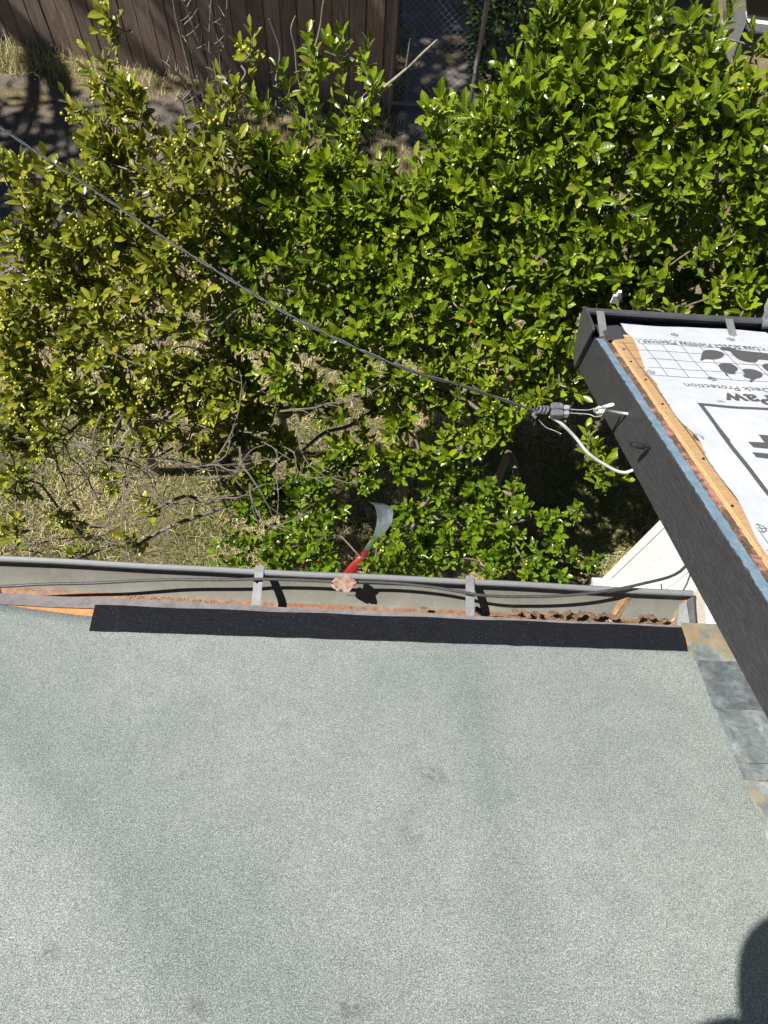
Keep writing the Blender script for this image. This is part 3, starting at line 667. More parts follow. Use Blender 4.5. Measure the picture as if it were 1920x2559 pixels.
# clamp
cw = thing('service_wire', tuple(atz(1350, 1030, 1.77)), 'dark twisted overhead service wire crossing above the hedge to the hook', 'wire')
WD = 1.77
wp = [(-160, 205), (0, 318), (174, 434), (330, 540), (486, 642), (740, 796), (995, 914), (1180, 972), (1300, 1014), (1352, 1030)]
W3 = smooth_path([atz(u, v, WD-0.02*i/9) for i, (u, v) in enumerate(wp)], 14)
W3 = [atz(-900, -330, 0.6)]+W3
def twist(path, r, off, turns, ph):
    P = [np.asarray(p) for p in path]; out = []
    L = np.cumsum([0]+[np.linalg.norm(b_-a) for a, b_ in zip(P, P[1:])])
    for i, p in enumerate(P):
        d = P[min(i+1, len(P)-1)]-P[max(i-1, 0)]; d /= np.linalg.norm(d); a = np.cross(d, [0, 0, 1.]); a /= np.linalg.norm(a); c = np.cross(d, a)
        t = ph+L[i]*turns*2*math.pi; out.append(p+off*(math.cos(t)*a+math.sin(t)*c))
    return out
def resample(path, step):
    P = np.array(path); L = np.concatenate([[0], np.cumsum(np.linalg.norm(np.diff(P, axis=0), axis=1))]); s = np.arange(0, L[-1], step)
    return [np.array([np.interp(q, L, P[:, i]) for i in range(3)]) for q in s]
WR = resample(W3, 0.012)
b = MB(); b.tube(twist(WR, 0, 0.0028, 5.0, 0), 0.0031, 6); b.obj('insulated_conductor', MT['wire_dark'], cw, smooth=True)
b = MB(); b.tube(twist(WR, 0, 0.0028, 5.0, math.pi), 0.0028, 6); b.obj('insulated_conductor', MT['wire_dark'], cw, smooth=True)
wc = atz(1392, 1026, 1.755); ddir = p0-wc; ddir /= np.linalg.norm(ddir); sd = np.cross([0, 0, 1.], ddir); sd /= np.linalg.norm(sd); upv = np.cross(ddir, sd)
def cbox(b, c, l, w, h, taper=1.0):
    A = []
    for z in (-h, h):
        for (s, t, kk) in ((-1, -1, 1), (1, -1, taper), (1, 1, taper), (-1, 1, 1)):
            A.append(c+ddir*s*l+sd*t*w*kk+upv*z)
    b.hexa(A[:4], A[4:])
def rbox(b, c, l, w, h):
    pts = [c+ddir*l*math.copysign(abs(math.cos(a))**0.55, math.cos(a))+sd*w*math.copysign(abs(math.sin(a))**0.55, math.sin(a)) for a in np.linspace(0, 2*math.pi, 20, endpoint=False)]
    m = len(pts); b.add([p-upv*h for p in pts]+[p+upv*h*0.7 for p in pts]+[c+(p-c)*0.8+upv*h for p in pts],
        [tuple(range(m))[::-1], tuple(range(2*m, 3*m))]+[(i, (i+1) % m, m+(i+1) % m, m+i) for i in range(m)]+[(m+i, m+(i+1) % m, 2*m+(i+1) % m, 2*m+i) for i in range(m)])
b = MB(); rbox(b, wc+sd*0.010, 0.019, 0.011, 0.012); rbox(b, wc-sd*0.011, 0.019, 0.010, 0.011); clamp = b.obj('wedge_clamp', MT['clamp'], cw)
b = MB(); rbox(b, wc+ddir*0.026+sd*0.008, 0.009, 0.007, 0.010); rbox(b, wc+ddir*0.025-sd*0.010, 0.008, 0.006, 0.010); b.obj('clamp_ear', MT['steel'], cw)
b = MB()
for sgn in (1, -1):
    b.tube(smooth_path([wc+ddir*0.026+sd*0.006*sgn, wc+ddir*0.085+sd*0.0065*sgn, wc+ddir*0.105+sd*0.013*sgn, wc+ddir*0.122+sd*0.010*sgn, wc+ddir*0.130], 5), 0.0016, 6)
b.obj('bail_wire', MT['steel'], cw, smooth=True)
b = MB()
for q in range(3):
    c = wc-ddir*(0.030+0.010*q)+np.array([0, 0, 0]); b.tube([c+0.0095*(sd*math.cos(a)+upv*math.sin(a))+ddir*0.004*math.sin(a) for a in np.linspace(0, 2*math.pi, 14)], 0.0042, 6)
b.tube(smooth_path([wc-ddir*0.05-sd*0.008, wc-ddir*0.068-sd*0.018+upv*.004, wc-ddir*0.060-sd*0.026], 4), 0.005, 6)
b.obj('strap_wrap', MT['clamp'], cw, smooth=True)
b = MB(); b.tube(smooth_path([atz(1347, 1050, 1.77), atz(1365, 1068, 1.80), atz(1385, 1076, 1.82), atz(1402, 1084, 1.84)], 5), 0.0013, 5); b.obj('loose_end', MT['cable_white'], cw, smooth=True)
# white tail of the wire, hanging down and in under the eave
pts = [atz(1375, 1040, 1.765), atz(1405, 1060, 1.79), atz(1440, 1095, 1.84), atz(1470, 1132, 1.88), atz(1510, 1160, 1.93), atz(1560, 1181, 1.97), (0.86, 1.06, 2.82), (1.0, 1.02, 2.86), (1.06, 1.0, 2.9)]
wt = thing('white_cable', tuple(pts[0]), 'white insulated cable curving from the wire clamp under the eave', 'cable')
b = MB(); b.tube(smooth_path(pts, 6), 0.0048, 8); b.obj('insulation', MT['cable_white'], wt, smooth=True)
# black coax lying in the gutter
cz = 2.01
pts = [(-3.2, 0.655, 2.745)]+[atz(u, v, d) for u, v, d in ((-200, 1475, 2.02), (0, 1466, 2.02), (110, 1460, 2.015), (240, 1457, 2.012), (400, 1449, 2.008), (560, 1449, 2.005), (640, 1447, 2.004), (740, 1449, 2.004), (830, 1453, 2.004), (960, 1456, 2.005), (1080, 1467, 2.005), (1200, 1487, 2.003), (1290, 1491, 2.003), (1400, 1489, 2.0), (1500, 1479, 1.995), (1600, 1460, 1.995), (1700, 1428, 2.04))]+[(1.03, 0.86, 2.72)]
cx_ = thing('black_cable', tuple(pts[6]), 'black cable running along inside the rusty gutter', 'cable')
b = MB(); b.tube(smooth_path(pts, 6), 0.0044, 8); b.obj('cable_jacket', MT['cable_black'], cx_, smooth=True)

# ------------------------------------------------------------------ dead leaves and crumbs in the gutter
def dry_leaf_mesh(seed, lobed=False):
    r = random.Random(seed); b = MB(); n = 14; m = 4
    for i in range(n+1):
        t = i/n; w = math.sin(math.pi*min(1, t*0.96+0.03))**0.8*(0.34 if not lobed else 0.5)
        if lobed: w *= (0.72+0.32*abs(math.sin(t*6.2+0.9)))*(1+0.08*math.sin(t*31))
        else: w *= 1+0.12*math.sin(t*23+seed)
        for j in range(-m, m+1):
            s_ = j/m; b.v.append((t-0.5, s_*w, 0.22*abs(s_)**1.5*w*2+0.10*math.sin(t*5+seed)*s_+0.14*(t-.5)**2+(0.11 if lobed else 0.05)*math.sin(t*15+s_*6+seed)*abs(s_)**0.5))
    k_ = 2*m+1
    for i in range(n):
        for j in range(2*m):
            a = i*k_+j; b.f.append((a, a+1, a+k_+1, a+k_))
    b.tube([(-0.5, 0, 0.03), (-0.68, 0.02, 0.05), (-0.85, 0.07, 0.06)], 0.012, 4)
    return b
big = dry_leaf_mesh(3, True); lp = atz(860, 1458, 1.992)
Rm = Matrix.Rotation(math.radians(8), 3, 'Z') @ Matrix.Rotation(math.radians(18), 3, 'X')
V = [Vector(lp)+Rm @ (Vector((p[0], p[1]*0.7, p[2]*0.7))*0.074) for p in big.v]
o = mesh_obj('dry_leaf', V, big.f, MT['dryleaf_pale'], origin=lp, smooth=True)
tag(o, 'large pale pink-brown dry leaf caught on the black cable', 'leaf')
spots = [(1195, 1530, .035), (1060, 1524, .022), (1290, 1532, .028), (1315, 1537, .034), (1340, 1538, .030), (1452, 1540, .036), (1480, 1543, .030), (1500, 1544, .038), (1530, 1546, .036), (1600, 1548, .030), (1625, 1546, .034), (1660, 1554, .026), (1440, 1545, .026), (1385, 1536, .03), (1415, 1538, .033)]
words = ['curled brown dry leaf in the gutter beneath the right strap', 'tiny brown dry leaf in the gutter, leftmost of the loose litter']
for i, (u, v, s_) in enumerate(spots):
    p = atz(u, v-4, 2.085); lm = dry_leaf_mesh(20+i)
    Rm = Matrix.Rotation(random.uniform(-0.6, 0.6), 3, 'Z') @ Matrix.Rotation(random.uniform(-0.9, 0.5), 3, 'X')
    V = [Vector(p)+Rm @ (Vector((q[0], q[1]*0.8, q[2]*0.75))*s_*random.uniform(0.8, 1.2)) for q in lm.v]
    o = mesh_obj('dry_leaf', V, lm.f, MT['dryleaf'], origin=p, smooth=True)
    tag(o, 'small curled brown dry leaf lying in the gutter litter', 'leaf', 'dry leaves in the gutter litter')
b = MB()
for i in range(2600):
    u = random.choice([random.uniform(1020, 1740), random.uniform(1180, 1720), random.uniform(1400, 1720), random.uniform(300, 560)]); x = atz(u, 1540, 2.1)[0]; y = random.uniform(0.578, 0.618)
    s_ = random.uniform(0.0008, 0.003); b.box(x, x+s_*random.uniform(.6, 2.2), y, y+s_, 2.671, 2.671+s_*random.uniform(.6, 1.4)+(0.004*random.random() if u > 1300 else 0))
for i in range(34):
    u = random.uniform(1050, 1720); x = atz(u, 1540, 2.1)[0]; y = random.uniform(0.58, 0.62); a = random.uniform(-.6, .6); L = random.uniform(.015, .05); z = 2.675+random.uniform(0, .012)
    b.tube([(x, y, z), (x+L*math.cos(a), y+L*math.sin(a)*.6, z+random.uniform(0, .012))], 0.0009, 4)
o = b.obj('gutter_litter', MT['debris'], kind='stuff'); tag(o, 'brown crumbs and twigs lying along the gutter bottom', 'litter')

# ------------------------------------------------------------------ metal box, white bracket, scrap, tool
bx = atz(1504, 1448, 2.3); mb = thing('metal_box', (0.83, 0.78, 2.2), 'pale galvanised box fixed below the gutter end by the white wall', 'box')
b = MB(); b.hexa([(0.775, 0.70, 2.1), (0.99, 0.70, 2.1), (0.99, 0.80, 2.1), (0.775, 0.80, 2.1)], [(0.775, 0.70, 2.47), (0.99, 0.70, 2.47), (0.99, 0.80, 2.47), (0.775, 0.80, 2.47)]); b.obj('casing', MT['box'], mb)
b = MB(); b.box(0.767, 0.995, 0.692, 0.808, 2.471, 2.486); b.obj('lid', MT['box'], mb)
wb = thing('white_bracket', tuple(atz(1540, 750, 2.25)), 'small white plastic bracket behind the black gutter among leaves', 'bracket')
c = atz(1540, 748, 2.2); b = MB(); b.box(c[0]-.016, c[0]+.016, c[1]-.004, c[1]+.004, c[2]-.02, c[2]+.022); b.obj('plate', MT['white_plastic'], wb)
b = MB(); b.box(c[0]-.006, c[0]+.006, c[1]-.006, c[1]+.006, c[2]+.022, c[2]+.045); b.obj('tab', MT['white_plastic'], wb)
# grey scrap standing at the right on the eave
sc_ = [aty(u, v, 1.60) for u, v in ((1907, 862), (1905, 835), (1911, 800), (1909, 775), (1916, 745), (1990, 720), (2010, 870))]
sc_ = [np.array([p[0], 1.60-0.3*(p[2]-2.87), p[2]]) for p in sc_]
b = MB(); m = len(sc_); b.add([p for p in sc_]+[p+np.array([0.004, .03, 0.0]) for p in sc_], [tuple(range(m)), tuple(range(m, 2*m))[::-1]]+[(i, (i+1) % m, m+(i+1) % m, m+i) for i in range(m)])
o = b.obj('roofing_scrap', MT['slate'], origin=sc_[0]); tag(o, 'mottled grey torn scrap standing at the right edge on the eave', 'scrap')
# hooked tool with red handle, leaning in the low holly
TD = 3.12
def tp(u, v, d=0.0): return atz(u, v, TD+d)
tool = thing('garden_hook', tuple(tp(880, 1440, 0.5)), 'red handled garden hook with curved grey blade among low holly leaves', 'tool')
C3 = lambda x, y: (820+x/6.917, 1220+y/6.917)
Lp = [(705, 228), (800, 290), (838, 400), (850, 520), (835, 640), (800, 760), (770, 850)]
Rp = [(720, 236), (960, 268), (1115, 325), (1130, 430), (1105, 600), (1010, 740), (905, 860)]
b = MB(); n = len(Lp)
for i in range(n):
    d = 0.02*i
    l = tp(*C3(*Lp[i]), d); r = tp(*C3(*Rp[i]), d); m1 = l*0.67+r*0.33+np.array([0, 0, -0.012*math.sin(math.pi*min(1, i/4))]); m2 = l*0.33+r*0.67+np.array([0, 0, -0.014*math.sin(math.pi*min(1, i/4))])
    b.v += [tuple(l), tuple(m1), tuple(m2), tuple(r)]
for i in range(n-1):
    for j in range(3): a = 4*i+j; b.f.append((a, a+4, a+5, a+1))
nb_ = len(b.v); b.v += [(x, y, z-0.003) for x, y, z in b.v[:nb_]]; b.f += [tuple(q+nb_ for q in f[::-1]) for f in b.f[:]]
rim = [4*i for i in range(n)]+[4*(n-1)+j for j in (1, 2, 3)]+[4*i+3 for i in range(n-2, -1, -1)]+[2, 1]
b.f += [(rim[i], rim[i-1], rim[i-1]+nb_, rim[i]+nb_) for i in range(len(rim))]
b.obj('blade', MT['blade'], tool, smooth=False)
def pole(pts, mat, name, flat=0.45):
    b = MB()
    P = [(tp(*C3(*l), d), tp(*C3(*r), d)) for l, r, d in pts]
    n = 10
    for l, r in P:
        c = (l+r)/2; h = (r-l)/2; w = np.linalg.norm(h); up = np.array([0, 0, 1.])
        for j in range(n): a = 2*math.pi*j/n; b.v.append(tuple(c+h*math.cos(a)+up*w*flat*math.sin(a)))
    for i in range(len(P)-1):
        for j in range(n): b.f.append((i*n+j, i*n+(j+1) % n, (i+1)*n+(j+1) % n, (i+1)*n+j))
    b.f += [tuple(range(n))[::-1], tuple(range((len(P)-1)*n, len(P)*n))]
    b.obj(name, mat, tool, smooth=True)
pole([((770, 840), (905, 850), 0.115), ((700, 930), (800, 960), 0.13), ((615, 1060), (712, 1100), 0.16)], MT['ferrule'], 'ferrule')
pole([((612, 1066), (710, 1106), 0.162), ((470, 1220), (610, 1270), 0.19), ((350, 1340), (520, 1400), 0.22), ((200, 1540), (400, 1580), 0.27), ((20, 1840), (220, 1880), 0.36)], MT['red'], 'handle')

# ------------------------------------------------------------------ fence, gate, neighbours
FA, FB = np.array([-3.66, 6.68]), np.array([-0.05, 6.12]); fd = (FB-FA)/np.linalg.norm(FB-FA); fn = np.array([-fd[1], fd[0]])
fence = thing('board_fence', (-2.0, 6.4, 0), 'tall weathered brown board fence behind the gravel and hedge', 'fence')
def fbox(b, s0, s1, d0, d1, z0, z1, lean=0.0, tops=0.0):   # s along the fence, d across (towards the yard is negative)
    q = []
    for z in (z0, z1):
        for s, d in ((s0, d0), (s1, d0), (s1, d1), (s0, d1)):
            p = FB-fd*s+fn*(d+lean*(z-z0)); q.append((p[0], p[1], z))
    bb = q[:4]; tt = q[4:]; b.hexa([bb[1], bb[0], bb[3], bb[2]], [tt[1], tt[0], tt[3], tt[2]])
s = 0.0; i = 0
while s < 6.2:
    w = random.uniform(0.128, 0.142); b = MB(); fbox(b, s, s+w, -0.010+random.uniform(-.003, .003), 0.010, -0.03+random.uniform(0, .03), 1.84+random.uniform(-.02, .02), random.uniform(-.003, .003))
    b.obj('board', MT['cedar'], fence); s += w+random.uniform(0.007, 0.014); i += 1
for z in (0.32, 1.5):
    b = MB(); fbox(b, 0.02, 6.2, 0.012, 0.05, z, z+0.09); b.obj('rail', MT['cedar'], fence)
for ss in (-0.10, 2.3, 4.7):
    b = MB(); fbox(b, ss, ss+0.09, 0.015, 0.11, -0.05, 1.95); b.obj('post', MT['cedar'], fence)
gate = thing('chain_link_gate', (0.4, 6.15, 0), 'grey chain link gate between the board fence and leafy hedge', 'gate')
GA, GB = np.array([0.03, 6.14]), np.array([0.77, 6.16]); GH = 1.35
def gp(s, z): p = GA+(GB-GA)*s; return np.array([p[0], p[1], z])
for s_ in (0.0, 1.0):
    b = MB(); b.tube([gp(s_, -0.05), gp(s_, GH+0.08)], 0.021, 10); b.obj('post', MT['drip'], gate, smooth=True)
for z in (0.07, GH):
    b = MB(); b.tube([gp(0, z), gp(1, z)], 0.017, 8); b.obj('rail', MT['drip'], gate, smooth=True)
b = MB(); L = 0.74; st_ = 0.06
for kk in range(-int(GH/st_)-1, int(L/st_)+2):
    for sg in (1, -1):
        pts = []
        for z in np.arange(0.09, GH, st_/2):
            x = kk*st_+(z-0.09) if sg > 0 else kk*st_+(GH-z)
            if 0 <= x <= L: pts.append(gp(x/L, z)+np.array([0, 0.003*sg, 0]))
        if len(pts) > 1: b.tube(pts, 0.0016, 4, cap=False)
b.obj('wire_mesh', MT['drip'], gate)
# far step in the side yard
pst = thing('porch_step', (0.75, 9.3, 0), 'dark grey step block at the end of the path behind the gate', 'step')
b = MB(); b.box(0.35, 1.6, 8.55, 9.6, -0.02, 0.32); b.obj('block', MT['porch'], pst)
b = MB(); b.box(0.33, 1.62, 8.53, 9.62, 0.322, 0.36); b.obj('tread', MT['path'], pst)
# neighbour's white lean-to, seen past the tall holly
nb2 = thing('white_outbuilding', tuple(aty(1850, 120, 5.6)*np.array([1, 1, 0])), 'white painted outbuilding with dark window and peeling black roof top right', 'building')
def quadbox(name, px, y, dy, mat, sl=0.0):
    P = [aty(u, v, y) for u, v in px]; m = len(P); b = MB()
    b.add(P+[p+np.array([0, dy, sl]) for p in P], [tuple(range(m)), tuple(range(m, 2*m))[::-1]]+[(i, (i+1) % m, m+(i+1) % m, m+i) for i in range(m)]); return b.obj(name, mat, nb2)
quadbox('corner_board', [(1795, -60), (1842, -60), (1868, 50), (1832, 140), (1800, 215), (1745, 215), (1800, 120), (1815, 40)], 5.6, 0.10, MT['oldwhite'])
quadbox('sill', [(1866, 55), (2080, 80), (2080, 105), (1862, 78)], 5.62, 0.12, MT['oldwhite'])
quadbox('wall', [(1862, -60), (2080, -60), (2080, 80), (1868, 52)], 5.66, 0.06, MT['rubber'])
quadbox('black_roof', [(1860, 79), (2080, 106), (2080, 170), (1834, 134)], 5.60, 0.10, MT['peel'])
quadbox('front_wall', [(1640, 60), (1800, 70), (1790, 400), (1640, 400)], 5.8, 0.1, MT['porch'])
w_ = quadbox('window', [(1660, -60), (1795, -60), (1795, 42), (1665, 30)], 5.75, 0.05, MT['rubber'])
for px in ([(1645, -60), (1660, -60), (1664, 32), (1646, 24)], [(1646, 26), (1795, 42), (1795, 52), (1646, 36)], [(1646, 39), (1795, 55), (1795, 68), (1646, 52)]):
    quadbox('window_frame', px, 5.72, 0.04, MT['galv'])

# ------------------------------------------------------------------ leaf meshes
def leaf_base(kind, seed):
    r = random.Random(seed); n = 8 if kind == 'spiny' else 7; V = []; UV = []
    for i in range(n+1):
        t = i/n
        w = 0.235*math.sin(math.pi*min(1, (t*0.97+0.015))**0.9)**0.66
        if kind == 'spiny' and 0 < i < n: w *= 1.15 if i % 2 else 0.90
        if kind == 'ovate': w = 0.245*math.sin(math.pi*t**1.05)**0.68 if 0 < t < 1 else 0
        if i in (0, n): w = 0.012
        zc = -0.10*(t-0.25)**2+r.uniform(-.008, .008)
        up = 0.34*w if kind != 'spiny' else (0.26*w if i % 2 else 0.5*w)
        sw = r.uniform(-.012, .012)
        V += [(t, -w, zc+up+sw), (t, 0, zc), (t, w, zc+up-sw)]; UV += [(t, 0.5-w/0.6), (t, 0.5), (t, 0.5+w/0.6)]
    Fq = []
    for i in range(n):
        a = 3*i; Fq += [(a, a+3, a+4, a+1), (a+1, a+4, a+5, a+2)]
    return np.array(V), np.array(UV), np.array(Fq)
LEAF = {'spiny': [leaf_base('spiny', s_) for s_ in (1, 2, 3)], 'ovate': [leaf_base('ovate', s_) for s_ in (4, 5, 6)]}
def build_leaves(name, pos, ax, nr, size, mat, parent, kinds, kind_tag=None):
    """all leaves given as arrays joined in one mesh"""
    if len(pos) == 0: return
    off = np.array(wloc(parent)) if parent is not None else np.zeros(3)
    Vs, Fs, Us, Ts = [], [], [], []; base = 0
    var = RNG.integers(0, len(kinds), len(pos)); tint = RNG.random(len(pos))
    for q, (V, UV, Fq) in enumerate(kinds):
        ix = np.where(var == q)[0]
        if len(ix) == 0: continue
        a, n_ = ax[ix], nr[ix]; sd_ = np.cross(n_, a)
        P = pos[ix, None, :]+size[ix, None, None]*(V[None, :, 0:1]*a[:, None]+V[None, :, 1:2]*sd_[:, None]+V[None, :, 2:3]*n_[:, None])
        nv = len(V); Vs.append(P.reshape(-1, 3)-off)
        Fs.append((Fq[None]+(np.arange(len(ix))*nv)[:, None, None]+base).reshape(-1, 4)); base += nv*len(ix)
        Us.append(np.tile(UV, (len(ix), 1))); Ts.append(np.repeat(tint[ix], nv))
    V = np.concatenate(Vs); Fq = np.concatenate(Fs); U = np.concatenate(Us); T = np.concatenate(Ts)
    me = bpy.data.meshes.new(name); me.vertices.add(len(V)); me.vertices.foreach_set('co', V.ravel())
    me.loops.add(Fq.size); me.loops.foreach_set('vertex_index', Fq.ravel().astype(np.int32))
    me.polygons.add(len(Fq)); me.polygons.foreach_set('loop_start', np.arange(0, Fq.size, 4, dtype=np.int32))
    me.update(calc_edges=True)
    me.polygons.foreach_set('use_smooth', np.ones(len(Fq), bool))
    uvl = me.uv_layers.new(name='UVMap'); uvl.data.foreach_set('uv', U[Fq.ravel()].ravel())
    at = me.attributes.new('tint', 'FLOAT', 'POINT'); at.data.foreach_set('value', T)
    me.materials.append(mat); o = bpy.data.objects.new(name, me); COL.objects.link(o); o.parent = parent
    o['kind'] = 'stuff'; return o
_single = {}
def single_leaf_mesh(kindname, q, mat):
    key = (kindname, q, mat.name)
    if key not in _single:
        V, UV, Fq = LEAF[kindname][q]; me = bpy.data.meshes.new('leaf'); me.from_pydata(V.tolist(), [], Fq.tolist()); me.update()
        u = me.uv_layers.new(name='UVMap'); u.data.foreach_set('uv', UV[Fq.ravel()].ravel()); me.polygons.foreach_set('use_smooth', [True]*len(Fq))
        me.materials.append(mat); _single[key] = me
    return _single[key]
def unit(v): return v/(np.linalg.norm(v, axis=-1, keepdims=True)+1e-9)
def ico(r, sub=1):
    bm = bmesh.new(); bmesh.ops.create_icosphere(bm, subdivisions=sub, radius=r); V = np.array([v_.co[:] for v_ in bm.verts]); Fq = [tuple(q.index for q in f.verts) for f in bm.faces]; bm.free(); return V, Fq
BV, BF = ico(1.0, 2)

def holly(name, label, cat, roots, blobs, leafmat_, kindname, size=(0.046, 0.068), berries=0.0, red=0.0, dens=1.0, group=None, twigs=0.45, upb=0.75, nparts=300, nleaf=(7, 12), seed=1, tangle=(), cl_=1.14):
    rg = np.random.default_rng(seed); rr = random.Random(seed)
    root = thing(name, tuple(roots[0]), label, cat, group)
    P, A, N, S = [], [], [], []; berr = []; bred = []
    sh = MB(); tw = MB(); tg = MB(); brs = [MB() for _ in roots]; centers = []
    for (u, v, drop, r, *rest) in blobs:
        small = r < 0.078; r = r*(cl_ if not small else 0.9)
        c = atz(u, v+(28 if v < 1000 else 12), drop+r*0.75); den = rest[0] if rest else 1.0; centers.append((c, r))
        ns = max(1, int(dens*den*8.6*(r/0.1)**1.85)) if not small else (2 if r < 0.052 else 3)
        for _ in range(ns):
            d = rg.normal(size=3); d /= np.linalg.norm(d)
            if d[2] < -0.25: d[2] = -d[2]
            rad = r*(1-0.55*rg.random()**2.2)
            tip = c+d*rad*np.array([1.0, 1.0, 0.9])
            out = d*0.75+np.array([-0.36, -0.14, upb+0.05])+rg.normal(size=3)*0.26; out /= np.linalg.norm(out)
            L = rg.uniform(0.07, 0.17); tip = tip+out*L*rg.uniform(0.05, 0.6)
            n_ = int(rg.integers(nleaf[0], nleaf[1])); basep = tip-out*L
            s1 = np.cross(out, [0.3, 0.2, 0.9]); s1 /= np.linalg.norm(s1); s2 = np.cross(out, s1); ph = rg.random()*6.28
            sz = rg.uniform(*size)*(0.72 if rg.random() < 0.18 else 1.0)
            for q in range(n_):
                t = q/(n_-1); th = ph+q*2.3999; el = 0.35+0.85*t**1.3        # lower leaves lie flat, tip leaves stand up
                lat = math.cos(th)*s1+math.sin(th)*s2
                ax_ = lat*math.cos(el)+out*math.sin(el)+rg.normal(size=3)*0.14; ax_ /= np.linalg.norm(ax_)
                nr_ = out*math.cos(el)-lat*math.sin(el)+rg.normal(size=3)*0.16; nr_ -= ax_*(nr_@ax_); nr_ /= np.linalg.norm(nr_)
                P.append(basep+out*L*t+lat*0.004); A.append(ax_); N.append(nr_); S.append(sz*rg.uniform(0.75, 1.15)*(1.0 if t < 0.8 else 0.82))
            sh.tube([basep-out*0.02, tip+out*0.005], [0.0022, 0.0014], 4, cap=False)
            if rg.random() < berries:
                la = rg.random()*6.28; bc = basep+out*(L*rg.uniform(0.45, 1.0)+0.006)+(math.cos(la)*s1+math.sin(la)*s2)*0.02
                for _b in range(int(rg.integers(4, 10))): berr.append(bc+rg.normal(size=3)*np.array([0.014, 0.014, 0.010])+out*0.006)
            if rg.random() < red:
                bc = basep+out*L*0.3
                for _b in range(int(rg.integers(1, 4))): bred.append(bc+rg.normal(size=3)*0.011)
            if rg.random() < twigs:
                mid = (c+basep)/2+rg.normal(size=3)*r*0.18
                tw.tube(smooth_path([c+rg.normal(size=3)*0.01, mid, basep], 3), [0.0042, 0.004, 0.0036, 0.0032, 0.0028, 0.0025, 0.0022], 4, cap=False)
    P, A, N, S = map(np.array, (P, A, N, S))
    # limbs: join every clump to the nearest node that is closer to a root
    nodes = []
    for ri, rt in enumerate(roots):
        br = brs[ri]
        fork = np.array(rt)+np.array([rr.uniform(-.1, .1), rr.uniform(-.1, .1), rr.uniform(1.15, 1.4)])
        br.tube(smooth_path([np.array(rt)+np.array([0, 0, -0.05]), np.array(rt)*0.5+fork*0.5+np.array([rr.uniform(-.04, .04), rr.uniform(-.04, .04), 0]), fork], 4), np.linspace(0.036, 0.021, 9), 8)
        nodes.append((fork, 0.021, ri))
    order = sorted(range(len(centers)), key=lambda i: min(np.linalg.norm(centers[i][0]-n_[0]) for n_ in nodes))
    for i in order:
        c, r = centers[i]; best = min(nodes, key=lambda n_: np.linalg.norm(c-n_[0])+(0.5 if n_[0][2] > c[2]+0.05 else 0))
        p = best[0]; Ln = np.linalg.norm(c-p); m1 = p+(c-p)*0.35+np.array([rr.gauss(0, .06)*Ln, rr.gauss(0, .06)*Ln, 0.06*Ln]); m2 = p+(c-p)*0.7+np.array([rr.gauss(0, .08)*Ln, rr.gauss(0, .08)*Ln, 0.03*Ln])
        path = smooth_path([p-np.array([0, 0, 0.04]), p+(c-p)*0.06+np.array([0, 0, 0.04*Ln]), m1, m2, c], 4); r0 = best[1]; r1 = max(0.004, min(r0*0.74, 0.016))
        brs[best[2]].tube(path, np.linspace(min(r0*0.98, 0.020), r1, len(path)), 6); nodes.append((c, r1, best[2]))
    for (u, v, drop, rad, cnt) in tangle:
        for _ in range(cnt):
            p = atz(u+rg.normal()*rad, v+rg.normal()*rad*0.7, drop+rg.normal()*0.12); d = unit(rg.normal(size=3)*np.array([1.2, 0.8, 0.5])+np.array([0, -0.2, 0.0])); pts = [p]
            for q in range(5):
                d = unit(d+rg.normal(size=3)*0.33+np.array([0, 0, -0.04])); pts.append(pts[-1]+d*rg.uniform(0.05, 0.11))
                if rg.random() < 0.6:
                    e = unit(d+rg.normal(size=3)*0.6); tg.tube([pts[-1], pts[-1]+e*0.05, pts[-1]+e*0.1+rg.normal(size=3)*0.015], [0.0022, 0.0018, 0.0012], 4, cap=False)
            pp = smooth_path(pts, 3); r0 = rg.uniform(0.0025, 0.006); tg.tube(pp, np.linspace(r0, 0.0018, len(pp)), 5, cap=False)
    if tg.v: tg.obj('bare_branches', MT['bark_pale'], root, kind='stuff')
    for br in brs: br.obj('trunk', MT['bark'], root, smooth=True)
    tw.obj('twigs', MT['twig'], root, kind='stuff'); sh.obj('shoots', MT['shoot'], root, kind='stuff')
    # leaves that show largest in the view become parts of their own
    ctr = P+A*S[:, None]*0.5; u, v, dep = proj(ctr)
    cell = {}
    for i in range(len(P)):
        if 5 < u[i] < 1915 and 5 < v[i] < 1400:
            kk = (int(u[i]//16), int(v[i]//16))
            if kk not in cell or dep[i] < dep[cell[kk]]: cell[kk] = i
    vis = sorted(set(cell.values()), key=lambda i: -S[i]/dep[i]*abs(N[i]@unit(ORG-ctr[i])))[:nparts]
    keep = np.ones(len(P), bool); keep[vis] = False
    kinds = LEAF[kindname] if kindname in LEAF else [*LEAF['ovate'], LEAF['spiny'][0], LEAF['spiny'][1]]
    names = [kindname] if kindname in LEAF else ['spiny', 'ovate', 'ovate']
    base = np.array(root.location)
    for i in vis:
        me = single_leaf_mesh(rr.choice(names), rr.randrange(3), leafmat_)
        o = bpy.data.objects.new('leaf', me); COL.objects.link(o); o.parent = root
        sd_ = np.cross(N[i], A[i]); M4 = Matrix.Identity(4)
        for q in range(3): M4[q][0], M4[q][1], M4[q][2], M4[q][3] = A[i][q]*S[i], sd_[q]*S[i], N[i][q]*S[i], P[i][q]-base[q]
        o.matrix_basis = M4
    build_leaves('foliage', P[keep], A[keep], N[keep], S[keep], leafmat_, root, kinds)
